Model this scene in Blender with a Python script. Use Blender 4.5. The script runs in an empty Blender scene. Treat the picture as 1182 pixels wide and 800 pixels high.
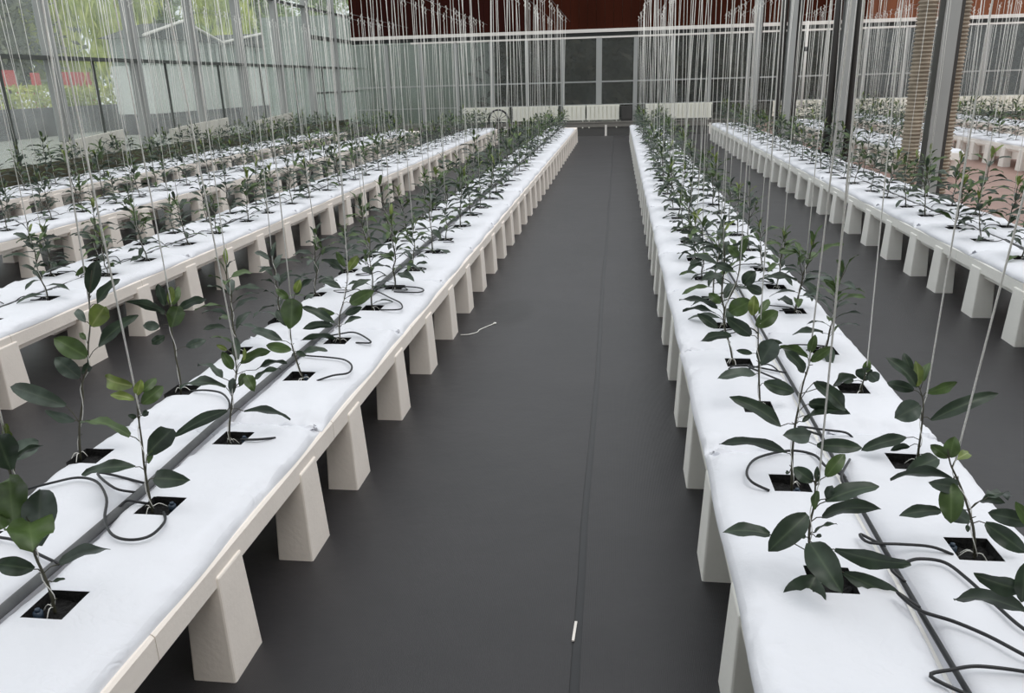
import bpy, bmesh, math, random
import numpy as np
from mathutils import Vector, Matrix, noise
HEROES = [
 ("AR0", (-1.335, 1.475), [(-0.002,0.0,-0.015),(-0.002,0.0,0.003),(-0.002,0.0,0.052),(-0.008,0.0,0.096),(-0.018,0.0,0.148),(-0.017,0.0,0.218),(-0.027,0.0,0.297),(-0.027,0.0,0.386),(-0.028,0.0,0.451)], [
  ((-0.009,0.0,0.093),(-0.03,0.0,0.106),(-0.119,-0.01,0.125),(0.004,0.029,0.035),'D'),
  ((0.002,0.0,0.099),(0.035,0.007,0.12),(0.16,0.025,0.158),(0.009,0.02,-0.039),'G'),
  ((-0.021,0.0,0.157),(0.003,-0.007,0.177),(0.059,-0.025,0.341),(0.059,0.043,-0.015),'G'),
  ((-0.012,0.0,0.232),(0.01,-0.024,0.252),(0.073,-0.101,0.231),(-0.074,-0.064,0.007),'M'),
  ((-0.022,0.0,0.227),(-0.039,-0.018,0.227),(0.045,-0.085,0.404),(0.053,0.045,-0.008),'M'),
  ((-0.028,0.0,0.364),(-0.02,-0.007,0.374),(0.001,-0.042,0.482),(0.045,0.045,0.006),'D'),
  ((-0.023,0.0,0.331),(-0.018,0.014,0.394),(0.02,0.062,0.404),(-0.005,0.008,-0.02),'D'),
  ((-0.02,0.0,0.309),(-0.059,0.028,0.382),(-0.039,0.116,0.389),(0.021,-0.001,-0.039),'G'),
  ((-0.027,0.0,0.429),(-0.032,0.0,0.435),(-0.0,-0.011,0.492),(0.02,-0.004,-0.012),'L'),
  ((-0.029,0.0,0.436),(-0.049,0.0,0.418),(-0.109,0.015,0.452),(0.017,0.026,0.019),'M'),
  ((-0.002,0.0,0.062),(0.009,0.0,0.073),(0.037,0.01,0.077),(0.004,-0.009,-0.004),'D'),
  ((-0.021,0.0,0.286),(-0.048,-0.01,0.268),(-0.074,-0.059,0.25),(-0.029,-0.0,0.043),'M'),
 ]),
 ("AR1", (-1.335, 1.945), [(-0.026,0.0,-0.015),(-0.026,0.0,0.015),(-0.025,0.0,0.084),(-0.023,0.0,0.149),(-0.017,0.0,0.213),(-0.014,0.0,0.273),(-0.011,0.0,0.317),(-0.007,0.0,0.354)], [
  ((-0.021,0.0,0.09),(0.008,-0.01,0.108),(0.145,-0.053,0.133),(0.001,-0.026,-0.048),'D'),
  ((-0.023,0.0,0.135),(-0.048,-0.007,0.14),(-0.216,-0.017,0.117),(-0.006,0.037,0.025),'D'),
  ((-0.023,0.0,0.107),(-0.007,0.0,0.18),(0.086,-0.001,0.266),(0.043,0.006,-0.047),'D'),
  ((-0.017,0.0,0.21),(-0.055,0.007,0.233),(-0.229,0.039,0.261),(0.008,0.044,0.003),'M'),
  ((-0.009,0.0,0.343),(-0.015,0.0,0.351),(-0.083,-0.004,0.367),(0.003,0.019,0.017),'L'),
  ((-0.007,0.0,0.354),(-0.025,0.018,0.384),(-0.157,0.094,0.384),(0.005,0.008,0.044),'L'),
  ((-0.006,0.0,0.327),(-0.001,0.01,0.334),(0.041,0.06,0.371),(0.025,0.003,-0.033),'M'),
  ((-0.012,0.0,0.295),(-0.02,0.0,0.295),(-0.03,-0.019,0.311),(0.004,0.008,0.012),'D'),
  ((-0.01,0.0,0.295),(-0.001,0.0,0.301),(0.028,-0.011,0.32),(0.01,0.0,-0.015),'D'),
  ((-0.007,0.0,0.354),(-0.005,0.0,0.365),(0.01,0.011,0.408),(0.022,0.011,-0.01),'L'),
  ((-0.008,0.0,0.349),(0.006,0.014,0.37),(0.026,0.057,0.396),(0.018,0.004,-0.019),'M'),
  ((-0.023,0.0,0.149),(-0.007,0.0,0.15),(0.009,0.003,0.191),(0.011,0.011,-0.005),'M'),
 ]),
 ("AL1", (-1.76, 2.25), [(-0.043,0.0,-0.015),(-0.031,0.0,0.06),(-0.015,0.0,0.131),(0.016,0.0,0.22),(0.024,0.0,0.272),(0.056,0.0,0.333),(0.074,0.0,0.408),(0.095,0.0,0.476),(0.11,0.0,0.562),(0.138,0.0,0.654)], [
  ((0.112,0.0,0.57),(0.116,-0.003,0.582),(0.168,-0.012,0.69),(0.037,0.023,-0.016),'D'),
  ((0.137,0.0,0.651),(0.133,0.0,0.66),(0.074,0.007,0.638),(-0.008,-0.011,0.018),'M'),
  ((0.107,0.0,0.533),(0.128,0.007,0.543),(0.196,0.044,0.619),(0.03,-0.015,-0.02),'D'),
  ((0.093,0.0,0.467),(0.102,-0.007,0.472),(0.174,-0.022,0.546),(0.044,0.02,-0.039),'L'),
  ((0.094,0.0,0.473),(0.073,0.007,0.482),(0.021,0.049,0.513),(0.019,0.017,0.009),'G'),
  ((0.064,0.0,0.36),(0.102,0.01,0.399),(0.23,0.054,0.499),(0.029,-0.014,-0.031),'D'),
  ((0.061,0.0,0.36),(0.067,-0.01,0.37),(-0.01,-0.04,0.446),(0.029,0.038,0.044),'M'),
  ((0.026,0.0,0.281),(0.019,0.0,0.293),(-0.047,-0.009,0.368),(0.03,0.036,0.031),'G'),
  ((-0.013,0.0,0.144),(-0.061,0.01,0.188),(-0.277,0.044,0.245),(0.017,0.034,0.046),'G'),
  ((-0.015,0.0,0.134),(-0.027,-0.007,0.14),(-0.093,-0.046,0.196),(0.017,0.011,0.028),'G'),
  ((-0.015,0.0,0.134),(-0.003,0.01,0.133),(0.115,0.041,0.085),(0.013,-0.043,0.003),'M'),
  ((0.021,0.0,0.287),(0.034,0.0,0.306),(0.078,-0.019,0.35),(0.02,0.009,-0.016),'D'),
  ((0.07,0.0,0.402),(0.069,0.0,0.426),(0.045,0.011,0.445),(0.011,0.011,0.008),'M'),
 ]),
 ("AL2", (-1.76, 2.86), [(-0.014,0.0,-0.018),(-0.004,0.0,0.062),(-0.008,0.0,0.149),(-0.007,0.0,0.223),(-0.006,0.0,0.289),(0.004,0.0,0.372),(0.009,0.0,0.421)], [
  ((-0.005,0.0,0.3),(-0.029,0.007,0.334),(-0.189,0.012,0.385),(0.013,-0.006,0.043),'D'),
  ((0.0,0.0,0.307),(0.035,0.01,0.351),(0.14,0.04,0.39),(0.009,0.018,-0.036),'D'),
  ((-0.008,0.0,0.278),(-0.052,-0.007,0.283),(-0.107,-0.028,0.296),(0.004,0.014,0.038),'G'),
  ((-0.006,0.0,0.271),(-0.0,-0.007,0.28),(0.059,-0.03,0.38),(0.056,0.026,-0.027),'M'),
  ((0.004,0.0,0.372),(0.001,0.0,0.372),(0.026,-0.008,0.452),(0.029,0.003,-0.009),'L'),
  ((0.002,0.0,0.361),(-0.019,0.0,0.368),(-0.022,-0.016,0.464),(0.03,0.02,0.004),'D'),
  ((0.004,0.0,0.35),(0.009,0.01,0.369),(0.017,0.063,0.434),(0.018,0.018,-0.016),'M'),
  ((-0.007,0.0,0.179),(0.037,0.014,0.193),(0.106,0.052,0.212),(0.012,-0.005,-0.035),'G'),
  ((-0.009,0.0,0.252),(-0.041,0.0,0.241),(-0.093,-0.014,0.215),(-0.016,0.001,0.033),'D'),
 ]),
 ("AR2", (-1.335, 2.42), [(-0.012,0.0,-0.015),(-0.012,0.0,-0.005),(-0.003,0.0,0.055),(0.013,0.0,0.122),(0.029,0.0,0.187),(0.051,0.0,0.251),(0.054,0.0,0.314),(0.051,0.0,0.358)], [
  ((0.017,0.0,0.122),(0.06,0.0,0.113),(0.216,0.019,0.083),(-0.01,0.023,-0.037),'D'),
  ((0.012,0.0,0.115),(0.004,-0.014,0.121),(-0.181,-0.067,0.044),(-0.015,-0.007,0.042),'D'),
  ((0.022,0.0,0.161),(0.0,0.01,0.198),(-0.204,0.061,0.177),(0.009,0.043,0.01),'D'),
  ((0.032,0.0,0.21),(-0.014,0.018,0.231),(-0.126,0.07,0.261),(0.016,0.041,-0.01),'D'),
  ((0.026,0.0,0.168),(0.028,-0.007,0.18),(0.047,-0.024,0.248),(0.024,0.012,-0.004),'G'),
  ((0.047,0.0,0.178),(0.091,-0.01,0.253),(0.129,-0.04,0.209),(-0.031,-0.021,-0.013),'M'),
  ((0.052,0.0,0.258),(0.041,0.0,0.27),(0.012,-0.003,0.336),(0.026,0.018,0.012),'M'),
  ((0.055,0.0,0.258),(0.068,0.007,0.287),(0.165,0.047,0.325),(0.005,0.021,-0.034),'M'),
  ((0.054,0.0,0.274),(0.083,0.0,0.302),(0.083,0.019,0.343),(0.008,0.012,-0.006),'L'),
  ((0.059,0.0,0.194),(0.107,0.014,0.228),(0.184,0.062,0.254),(0.019,-0.027,-0.006),'D'),
  ((0.065,0.0,0.239),(0.116,0.018,0.262),(0.198,0.087,0.268),(-0.016,0.021,-0.028),'D'),
  ((0.054,0.0,0.314),(0.029,0.0,0.339),(0.005,-0.019,0.364),(0.007,0.008,0.013),'L'),
  ((0.032,0.0,0.187),(0.057,0.0,0.207),(0.089,-0.018,0.265),(0.023,0.008,-0.01),'M'),
 ]),
 ("AR3", (-1.325, 3.04), [(0.015,0.0,-0.028),(-0.001,0.0,0.039),(-0.013,0.0,0.097),(-0.022,0.0,0.151),(-0.021,0.0,0.22),(-0.009,0.0,0.288),(0.014,0.0,0.362)], [
  ((-0.018,0.0,0.212),(-0.011,-0.014,0.228),(0.03,-0.061,0.375),(0.083,0.033,-0.012),'M'),
  ((-0.021,0.0,0.155),(-0.07,0.01,0.166),(-0.218,0.049,0.202),(0.015,0.032,0.028),'G'),
  ((-0.018,0.0,0.121),(-0.027,-0.003,0.129),(-0.134,-0.005,0.151),(0.008,0.018,0.041),'M'),
  ((-0.014,0.0,0.117),(-0.006,0.0,0.121),(0.032,0.004,0.101),(-0.009,-0.011,-0.02),'D'),
  ((0.014,0.0,0.359),(0.018,0.01,0.367),(0.079,0.064,0.424),(0.004,0.024,-0.026),'D'),
  ((-0.021,0.0,0.22),(-0.038,0.007,0.233),(-0.087,0.035,0.296),(0.029,0.018,0.015),'D'),
  ((-0.018,0.0,0.25),(-0.052,0.018,0.245),(-0.183,0.079,0.271),(0.018,0.041,-0.003),'D'),
  ((-0.009,0.0,0.097),(0.01,0.014,0.108),(0.113,0.047,0.114),(0.012,-0.034,-0.014),'D'),
  ((0.003,0.0,0.333),(-0.013,0.0,0.351),(-0.06,-0.007,0.397),(0.019,0.014,0.022),'M'),
  ((0.014,0.0,0.362),(0.02,0.0,0.377),(0.04,0.014,0.432),(0.028,0.009,-0.012),'L'),
 ]),
 ("AR4", (-1.325, 3.53), [(0.007,0.0,-0.015),(0.009,0.0,0.051),(0.017,0.0,0.134),(0.041,0.0,0.198),(0.058,0.0,0.249),(0.073,0.0,0.317),(0.073,0.0,0.358)], [
  ((0.013,0.0,0.09),(-0.012,0.0,0.099),(-0.164,-0.008,0.186),(0.014,0.032,0.028),'D'),
  ((0.012,0.0,0.077),(-0.019,-0.007,0.088),(-0.157,-0.046,0.085),(0.003,-0.014,0.043),'D'),
  ((0.006,0.0,0.016),(-0.006,-0.014,0.024),(-0.174,-0.041,0.026),(0.004,-0.025,0.037),'D'),
  ((0.016,0.0,0.082),(0.039,0.0,0.095),(0.127,-0.008,0.133),(0.005,-0.029,-0.018),'D'),
  ((0.04,0.0,0.19),(0.076,-0.003,0.2),(0.202,-0.009,0.269),(0.03,-0.005,-0.055),'M'),
  ((0.072,0.0,0.35),(0.081,0.0,0.358),(0.138,-0.01,0.431),(0.032,0.006,-0.024),'L'),
  ((0.071,0.0,0.342),(0.053,0.007,0.348),(-0.058,0.037,0.404),(0.015,-0.017,0.039),'D'),
  ((0.06,0.0,0.262),(0.03,0.014,0.267),(-0.068,0.044,0.293),(0.014,0.029,0.02),'D'),
  ((0.053,0.0,0.241),(0.084,0.018,0.262),(0.157,0.093,0.294),(0.028,-0.019,-0.02),'D'),
  ((0.017,0.0,0.129),(-0.013,0.014,0.142),(-0.114,0.058,0.155),(0.006,0.002,0.04),'M'),
  ((0.073,0.0,0.358),(0.066,0.0,0.375),(0.038,-0.017,0.453),(0.026,0.012,0.012),'M'),
  ((0.017,0.0,0.129),(0.048,0.0,0.143),(0.128,0.015,0.178),(0.015,-0.004,-0.033),'D'),
 ]),
 ("CL0", (0.535, 1.74), [(-0.016,0.0,-0.028),(-0.043,0.0,0.024),(-0.053,0.0,0.065),(-0.065,0.0,0.113),(-0.067,0.0,0.165),(-0.062,0.0,0.212),(-0.064,0.0,0.26),(-0.065,0.0,0.291)], [
  ((-0.045,0.0,0.029),(-0.047,-0.018,0.026),(-0.113,-0.084,-0.069),(-0.081,0.041,0.027),'D'),
  ((-0.064,0.0,0.106),(-0.071,-0.032,0.128),(-0.025,-0.154,0.083),(-0.058,-0.008,-0.038),'D'),
  ((-0.064,0.0,0.148),(-0.078,-0.01,0.191),(-0.169,-0.052,0.117),(-0.04,0.029,0.033),'D'),
  ((-0.059,0.0,0.072),(-0.157,0.0,0.127),(-0.266,0.015,0.122),(0.004,0.035,0.018),'D'),
  ((-0.063,0.0,0.202),(-0.037,0.0,0.222),(0.082,0.012,0.264),(0.011,-0.04,-0.019),'D'),
  ((-0.065,0.0,0.158),(-0.039,0.007,0.176),(0.105,0.042,0.188),(0.001,0.011,-0.044),'D'),
  ((-0.056,0.0,0.077),(-0.006,-0.004,0.097),(0.168,-0.011,0.076),(-0.005,-0.004,-0.045),'D'),
  ((-0.052,0.0,0.053),(0.023,0.0,0.031),(0.178,-0.008,-0.04),(-0.019,-0.02,-0.039),'D'),
  ((-0.065,0.0,0.264),(-0.069,0.007,0.269),(-0.11,0.029,0.295),(0.022,0.008,0.027),'D'),
  ((-0.064,0.0,0.26),(-0.04,0.01,0.282),(0.004,0.037,0.331),(0.026,-0.015,-0.015),'M'),
  ((-0.062,0.0,0.218),(-0.035,0.004,0.227),(-0.029,-0.004,0.267),(0.019,-0.008,-0.004),'G'),
  ((-0.063,0.0,0.134),(-0.055,0.0,0.137),(-0.01,-0.014,0.173),(-0.007,-0.02,0.001),'D'),
  ((-0.065,0.0,0.113),(-0.074,0.0,0.124),(-0.095,-0.001,0.136),(0.006,0.006,0.012),'D'),
  ((-0.065,0.0,0.264),(-0.061,0.0,0.273),(-0.064,0.002,0.312),(0.013,-0.004,0.001),'D'),
  ((-0.062,0.0,0.13),(-0.05,0.0,0.125),(-0.044,-0.019,0.144),(0.006,-0.005,-0.006),'D'),
  ((-0.064,0.0,0.195),(-0.061,-0.007,0.204),(-0.062,-0.017,0.26),(0.02,0.002,0.001),'M'),
 ]),
 ("CL1", (0.53, 2.23), [(0.007,0.0,-0.02),(0.003,0.0,0.032),(-0.002,0.0,0.127),(-0.001,0.0,0.202),(0.004,0.0,0.257),(0.009,0.0,0.32),(0.018,0.0,0.373),(0.025,0.0,0.407)], [
  ((-0.003,0.0,0.081),(-0.018,0.0,0.109),(-0.215,0.002,0.136),(0.005,-0.019,0.04),'D'),
  ((-0.003,0.0,0.194),(-0.044,-0.01,0.2),(-0.199,-0.031,0.303),(0.015,0.031,0.029),'D'),
  ((-0.001,0.0,0.174),(0.042,-0.007,0.171),(-0.043,-0.045,0.191),(0.002,0.02,0.045),'G'),
  ((0.0,0.0,0.16),(0.066,0.0,0.137),(0.189,-0.018,0.145),(-0.001,-0.022,-0.039),'D'),
  ((0.003,0.0,0.244),(0.034,0.007,0.266),(0.164,0.046,0.223),(-0.014,0.001,-0.043),'D'),
  ((0.003,0.0,0.213),(0.04,0.014,0.222),(0.167,0.063,0.221),(0.016,-0.042,-0.005),'D'),
  ((0.008,0.0,0.271),(0.043,0.007,0.334),(0.143,0.029,0.243),(-0.024,-0.022,-0.032),'D'),
  ((0.006,0.0,0.29),(0.103,0.028,0.311),(0.188,0.107,0.318),(-0.003,0.007,-0.041),'D'),
  ((0.024,0.0,0.397),(0.026,0.0,0.399),(0.077,-0.01,0.451),(0.017,-0.011,-0.02),'M'),
  ((0.025,0.0,0.402),(0.021,0.0,0.426),(0.031,0.001,0.48),(0.024,-0.007,-0.004),'M'),
  ((0.022,0.0,0.392),(0.018,0.01,0.409),(-0.058,0.027,0.436),(0.008,-0.009,0.027),'M'),
  ((0.013,0.0,0.357),(0.01,0.0,0.365),(-0.055,-0.006,0.439),(0.022,0.019,0.02),'D'),
  ((-0.0,0.0,0.197),(0.018,0.0,0.211),(0.045,0.019,0.228),(0.01,-0.006,-0.009),'D'),
  ((0.002,0.0,0.047),(-0.005,0.0,0.044),(-0.013,0.012,0.04),(0.003,0.005,0.011),'D'),
 ]),
 ("CL2", (0.52, 2.82), [(0.018,0.0,-0.011),(0.014,0.0,0.044),(0.007,0.0,0.112),(0.001,0.0,0.186),(-0.006,0.0,0.253),(-0.01,0.0,0.312),(-0.022,0.0,0.35)], [
  ((0.011,0.0,0.095),(0.025,0.0,0.106),(0.134,-0.006,0.077),(-0.014,-0.016,-0.05),'D'),
  ((0.002,0.0,0.173),(0.004,-0.007,0.182),(0.041,-0.045,0.288),(0.066,-0.023,-0.032),'G'),
  ((0.004,0.0,0.146),(-0.009,-0.007,0.142),(-0.149,-0.043,0.139),(-0.01,0.038,0.022),'G'),
  ((-0.01,0.0,0.312),(-0.017,0.0,0.321),(0.057,0.017,0.378),(0.035,-0.018,-0.04),'M'),
  ((-0.022,0.0,0.35),(-0.032,0.0,0.363),(-0.029,0.013,0.436),(0.038,-0.007,-0.0),'L'),
  ((-0.008,0.0,0.279),(-0.033,0.0,0.288),(-0.125,-0.0,0.359),(0.029,0.007,0.038),'D'),
  ((-0.0,0.0,0.213),(-0.024,0.007,0.217),(-0.079,0.012,0.228),(0.004,0.006,0.02),'D'),
  ((-0.001,0.0,0.22),(0.019,0.018,0.241),(0.091,0.065,0.243),(-0.002,0.005,-0.031),'D'),
  ((-0.009,0.0,0.295),(-0.038,0.014,0.313),(-0.081,0.042,0.324),(0.009,0.005,0.022),'M'),
  ((-0.022,0.0,0.35),(-0.009,0.01,0.367),(0.031,0.056,0.409),(0.024,-0.008,-0.014),'M'),
 ]),
 ("CL3", (0.52, 3.31), [(-0.011,0.0,-0.012),(-0.03,0.0,0.074),(-0.048,0.0,0.132),(-0.066,0.0,0.197),(-0.059,0.0,0.265),(-0.028,0.0,0.34),(-0.015,0.0,0.414),(-0.015,0.0,0.465)], [
  ((-0.057,0.0,0.167),(-0.09,-0.003,0.167),(-0.175,-0.001,0.23),(0.024,0.007,0.032),'D'),
  ((-0.04,0.0,0.113),(-0.032,-0.01,0.136),(-0.165,-0.063,0.128),(-0.001,-0.005,0.045),'D'),
  ((-0.063,0.0,0.212),(-0.094,0.0,0.25),(-0.254,-0.017,0.295),(0.012,-0.031,0.03),'D'),
  ((-0.062,0.0,0.197),(-0.099,0.007,0.225),(-0.233,0.044,0.229),(-0.008,-0.032,0.031),'D'),
  ((-0.058,0.0,0.243),(-0.044,-0.007,0.237),(0.04,-0.029,0.297),(0.038,-0.023,-0.063),'M'),
  ((-0.028,0.0,0.34),(0.006,0.0,0.355),(0.049,-0.007,0.416),(0.043,-0.015,-0.033),'D'),
  ((-0.028,0.0,0.329),(0.022,0.014,0.344),(0.093,0.043,0.308),(-0.017,-0.007,-0.037),'D'),
  ((-0.015,0.0,0.458),(-0.022,0.0,0.472),(-0.066,0.006,0.521),(0.027,0.001,0.024),'M'),
  ((-0.015,0.0,0.465),(-0.013,0.0,0.479),(0.006,-0.006,0.552),(0.03,-0.006,-0.008),'M'),
  ((-0.018,0.0,0.392),(-0.038,0.01,0.412),(-0.103,0.065,0.429),(0.014,0.006,0.034),'D'),
  ((-0.058,0.0,0.25),(-0.08,0.01,0.27),(-0.129,0.03,0.31),(0.024,0.004,0.028),'M'),
 ]),
 ("CR1", (0.92, 1.905), [(0.005,0.0,-0.015),(0.005,0.0,-0.005),(-0.006,0.0,0.058),(-0.019,0.0,0.1),(-0.047,0.0,0.168),(-0.072,0.0,0.218),(-0.089,0.0,0.25),(-0.101,0.0,0.29)], [
  ((-0.074,0.0,0.215),(-0.087,-0.018,0.205),(-0.094,-0.066,0.123),(-0.052,0.019,-0.007),'M'),
  ((-0.069,0.0,0.21),(-0.084,-0.01,0.213),(-0.237,-0.033,0.221),(0.006,-0.025,0.037),'D'),
  ((-0.058,0.0,0.192),(-0.063,-0.004,0.188),(-0.147,-0.033,0.215),(0.006,0.016,0.036),'G'),
  ((-0.033,0.0,0.131),(-0.093,0.0,0.116),(-0.19,0.004,0.099),(-0.002,0.029,0.02),'D'),
  ((-0.015,0.0,0.09),(-0.024,-0.01,0.093),(-0.084,-0.04,0.14),(0.022,0.01,0.035),'G'),
  ((-0.026,0.0,0.119),(-0.0,0.007,0.146),(0.072,0.035,0.129),(-0.008,0.003,-0.027),'D'),
  ((-0.014,0.0,0.085),(0.013,-0.007,0.091),(0.099,-0.048,0.039),(-0.027,-0.009,-0.038),'D'),
  ((-0.093,0.0,0.262),(-0.093,0.0,0.267),(-0.085,0.01,0.321),(0.034,-0.016,-0.002),'M'),
  ((-0.089,0.0,0.25),(-0.094,0.007,0.263),(-0.131,0.027,0.288),(0.017,0.004,0.023),'M'),
  ((-0.028,0.0,0.124),(0.022,0.021,0.149),(0.107,0.088,0.115),(0.026,-0.032,0.002),'D'),
  ((-0.02,0.0,0.095),(-0.024,0.0,0.08),(-0.026,-0.011,0.066),(-0.01,0.004,-0.001),'D'),
  ((-0.052,0.0,0.172),(-0.063,0.0,0.167),(-0.074,0.008,0.147),(-0.01,0.009,0.009),'D'),
  ((-0.086,0.0,0.243),(-0.072,0.01,0.258),(-0.025,0.057,0.256),(0.013,-0.014,-0.016),'L'),
 ]),
 ("CR2", (0.92, 2.4), [(0.035,0.0,-0.013),(0.028,0.0,0.038),(0.027,0.0,0.086),(0.026,0.0,0.139),(0.021,0.0,0.211),(0.006,0.0,0.253)], [
  ((0.024,0.0,0.174),(0.054,0.007,0.151),(0.244,0.027,0.243),(0.017,-0.031,-0.028),'D'),
  ((0.026,0.0,0.139),(0.01,-0.007,0.205),(-0.06,-0.013,0.165),(-0.031,0.033,0.05),'G'),
  ((0.027,0.0,0.086),(-0.014,0.0,0.093),(-0.137,0.019,0.039),(-0.008,0.033,0.029),'D'),
  ((0.03,0.0,0.044),(0.081,-0.014,0.032),(-0.034,-0.075,0.011),(-0.024,0.031,0.043),'D'),
  ((0.015,0.0,0.219),(0.027,0.0,0.245),(0.116,0.018,0.277),(0.012,-0.005,-0.032),'M'),
  ((0.007,0.0,0.248),(-0.005,0.0,0.262),(-0.105,0.007,0.358),(0.025,0.029,0.024),'D'),
  ((0.006,0.0,0.253),(-0.023,0.007,0.307),(-0.044,0.033,0.362),(0.025,-0.005,0.012),'D'),
  ((0.003,0.0,0.253),(-0.004,-0.003,0.266),(-0.02,-0.003,0.352),(0.023,-0.021,0.004),'L'),
  ((0.015,0.0,0.225),(-0.008,0.01,0.249),(-0.077,0.044,0.26),(0.01,0.009,0.033),'D'),
  ((0.008,0.0,0.253),(0.016,0.01,0.278),(0.044,0.056,0.324),(0.019,-0.016,0.005),'M'),
  ((0.029,0.0,0.074),(0.003,0.01,0.059),(-0.039,0.046,0.026),(-0.014,0.002,0.019),'D'),
 ]),
 ("CR3", (0.92, 3.03), [(0.03,0.0,-0.024),(0.035,0.0,0.02),(0.04,0.0,0.063)], [
  ((0.035,0.0,-0.013),(-0.015,-0.01,-0.054),(0.142,-0.039,-0.07),(-0.009,-0.02,-0.056),'D'),
  ((0.038,0.0,0.048),(0.048,0.0,0.042),(0.025,-0.013,0.103),(0.059,-0.011,0.02),'D'),
  ((0.04,0.0,0.063),(0.057,0.0,0.077),(0.088,-0.006,0.045),(-0.035,-0.001,-0.032),'G'),
  ((0.036,0.0,0.034),(0.004,0.01,0.037),(-0.048,0.026,0.044),(0.007,0.009,0.03),'D'),
  ((0.04,0.0,0.063),(0.041,0.0,0.077),(0.05,0.007,0.128),(0.029,-0.011,-0.004),'M'),
 ]),
 ("CR0", (0.92, 1.41), [(-0.037,0.0,-0.015),(-0.037,0.0,0.109),(-0.057,0.0,0.168),(-0.086,0.0,0.235),(-0.106,0.0,0.291),(-0.128,0.0,0.346),(-0.144,0.0,0.4)], [
  ((-0.058,0.0,0.174),(-0.13,0.0,0.23),(-0.229,0.003,0.261),(0.011,0.001,0.036),'D'),
  ((-0.053,0.0,0.163),(-0.125,0.0,0.181),(-0.267,-0.019,0.217),(0.012,-0.016,0.04),'D'),
  ((-0.094,0.0,0.258),(-0.142,0.0,0.289),(-0.144,-0.016,0.215),(-0.027,0.014,-0.003),'D'),
  ((-0.128,0.0,0.346),(-0.139,0.01,0.369),(-0.194,0.062,0.36),(0.007,0.013,0.029),'D'),
  ((-0.106,0.0,0.291),(-0.089,0.0,0.311),(-0.031,0.002,0.328),(0.008,-0.021,-0.027),'D'),
  ((-0.128,0.0,0.346),(-0.136,0.0,0.361),(-0.175,0.013,0.413),(0.02,-0.002,0.015),'M'),
  ((-0.144,0.0,0.4),(-0.146,0.0,0.409),(-0.132,0.02,0.462),(0.025,-0.015,-0.001),'L'),
  ((-0.144,0.0,0.4),(-0.138,0.0,0.408),(-0.107,-0.002,0.446),(0.018,-0.018,-0.015),'M'),
 ]),
]
TUBES = [
 ("A",[(-1.808,2.009,0.43),(-1.738,2.026,0.445),(-1.677,2.065,0.445),(-1.597,2.043,0.445),(-1.502,1.947,0.445),(-1.433,1.833,0.445),(-1.36,1.756,0.445),(-1.296,1.736,0.445),(-1.251,1.761,0.445),(-1.251,1.833,0.445),(-1.299,1.908,0.43)]),
 ("A",[(-1.635,2.109,0.43),(-1.517,2.01,0.445),(-1.452,2.015,0.43)]),
 ("A",[(-1.435,1.942,0.43),(-1.397,1.934,0.445),(-1.377,1.952,0.43)]),
 ("A",[(-1.727,1.746,0.43),(-1.669,1.717,0.445),(-1.612,1.705,0.445),(-1.512,1.654,0.445),(-1.432,1.632,0.43)]),
 ("A",[(-1.455,3.297,0.43),(-1.38,3.258,0.445),(-1.268,3.239,0.445),(-1.185,3.209,0.445),(-1.128,3.133,0.445),(-1.116,3.047,0.445),(-1.172,3.013,0.445),(-1.233,2.987,0.43)]),
 ("A",[(-1.327,3.603,0.43),(-1.294,3.613,0.445),(-1.254,3.601,0.445),(-1.19,3.534,0.445),(-1.141,3.456,0.445),(-1.227,3.498,0.43)]),
 ("A",[(-1.402,4.423,0.43),(-1.274,4.271,0.445),(-1.185,4.163,0.445),(-1.147,4.057,0.445),(-1.176,4.022,0.445),(-1.279,4.072,0.43)]),
 ("A",[(-1.394,4.504,0.43),(-1.314,4.531,0.445),(-1.182,4.513,0.445),(-1.12,4.453,0.445),(-1.142,4.392,0.445),(-1.303,4.465,0.43)]),
 ("A",[(-1.721,2.841,0.43),(-1.639,2.818,0.445),(-1.56,2.794,0.445),(-1.489,2.716,0.445),(-1.464,2.667,0.43)]),
 ("A",[(-1.178,2.428,0.43),(-1.224,2.379,0.445),(-1.296,2.406,0.43)]),
 ("C",[(0.664,2.311,0.43),(0.65,2.321,0.445),(0.635,2.392,0.445),(0.582,2.42,0.445),(0.52,2.403,0.445),(0.444,2.348,0.445),(0.407,2.263,0.445),(0.412,2.196,0.445),(0.46,2.174,0.43)]),
 ("C",[(0.678,2.213,0.43),(0.687,2.267,0.445),(0.746,2.4,0.43)]),
 ("C",[(0.631,2.617,0.43),(0.718,2.59,0.445),(0.776,2.573,0.445),(0.798,2.565,0.43)]),
 ("C",[(0.557,3.231,0.43),(0.598,3.141,0.445),(0.665,3.095,0.43)]),
 ("C",[(0.65,1.931,0.43),(0.658,1.887,0.445),(0.736,1.886,0.445),(0.807,1.88,0.445),(0.858,1.872,0.43)]),
 ("C",[(0.679,1.778,0.43),(0.72,1.803,0.445),(0.761,1.822,0.445),(0.814,1.811,0.445),(0.84,1.748,0.445),(0.861,1.66,0.445),(0.887,1.565,0.445),(0.941,1.553,0.43)]),
 ("C",[(0.663,1.679,0.43),(0.687,1.613,0.445),(0.747,1.579,0.445),(0.801,1.535,0.445),(0.849,1.479,0.445),(0.903,1.456,0.43)]),
 ("C",[(0.639,1.401,0.43),(0.689,1.421,0.445),(0.736,1.435,0.445),(0.792,1.433,0.445),(0.864,1.442,0.43)]),
]
PI = math.pi
C = bpy.context.scene.collection
SC = bpy.context.scene
H_CAM = 1.6
F = 920.0
RM = [[0.9917138967, 0.0147553065, -0.1276159395], [0.1256916614, -0.3167838621, 0.9401327518], [-0.0265547233, -0.9483829742, -0.3160135772]]

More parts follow.
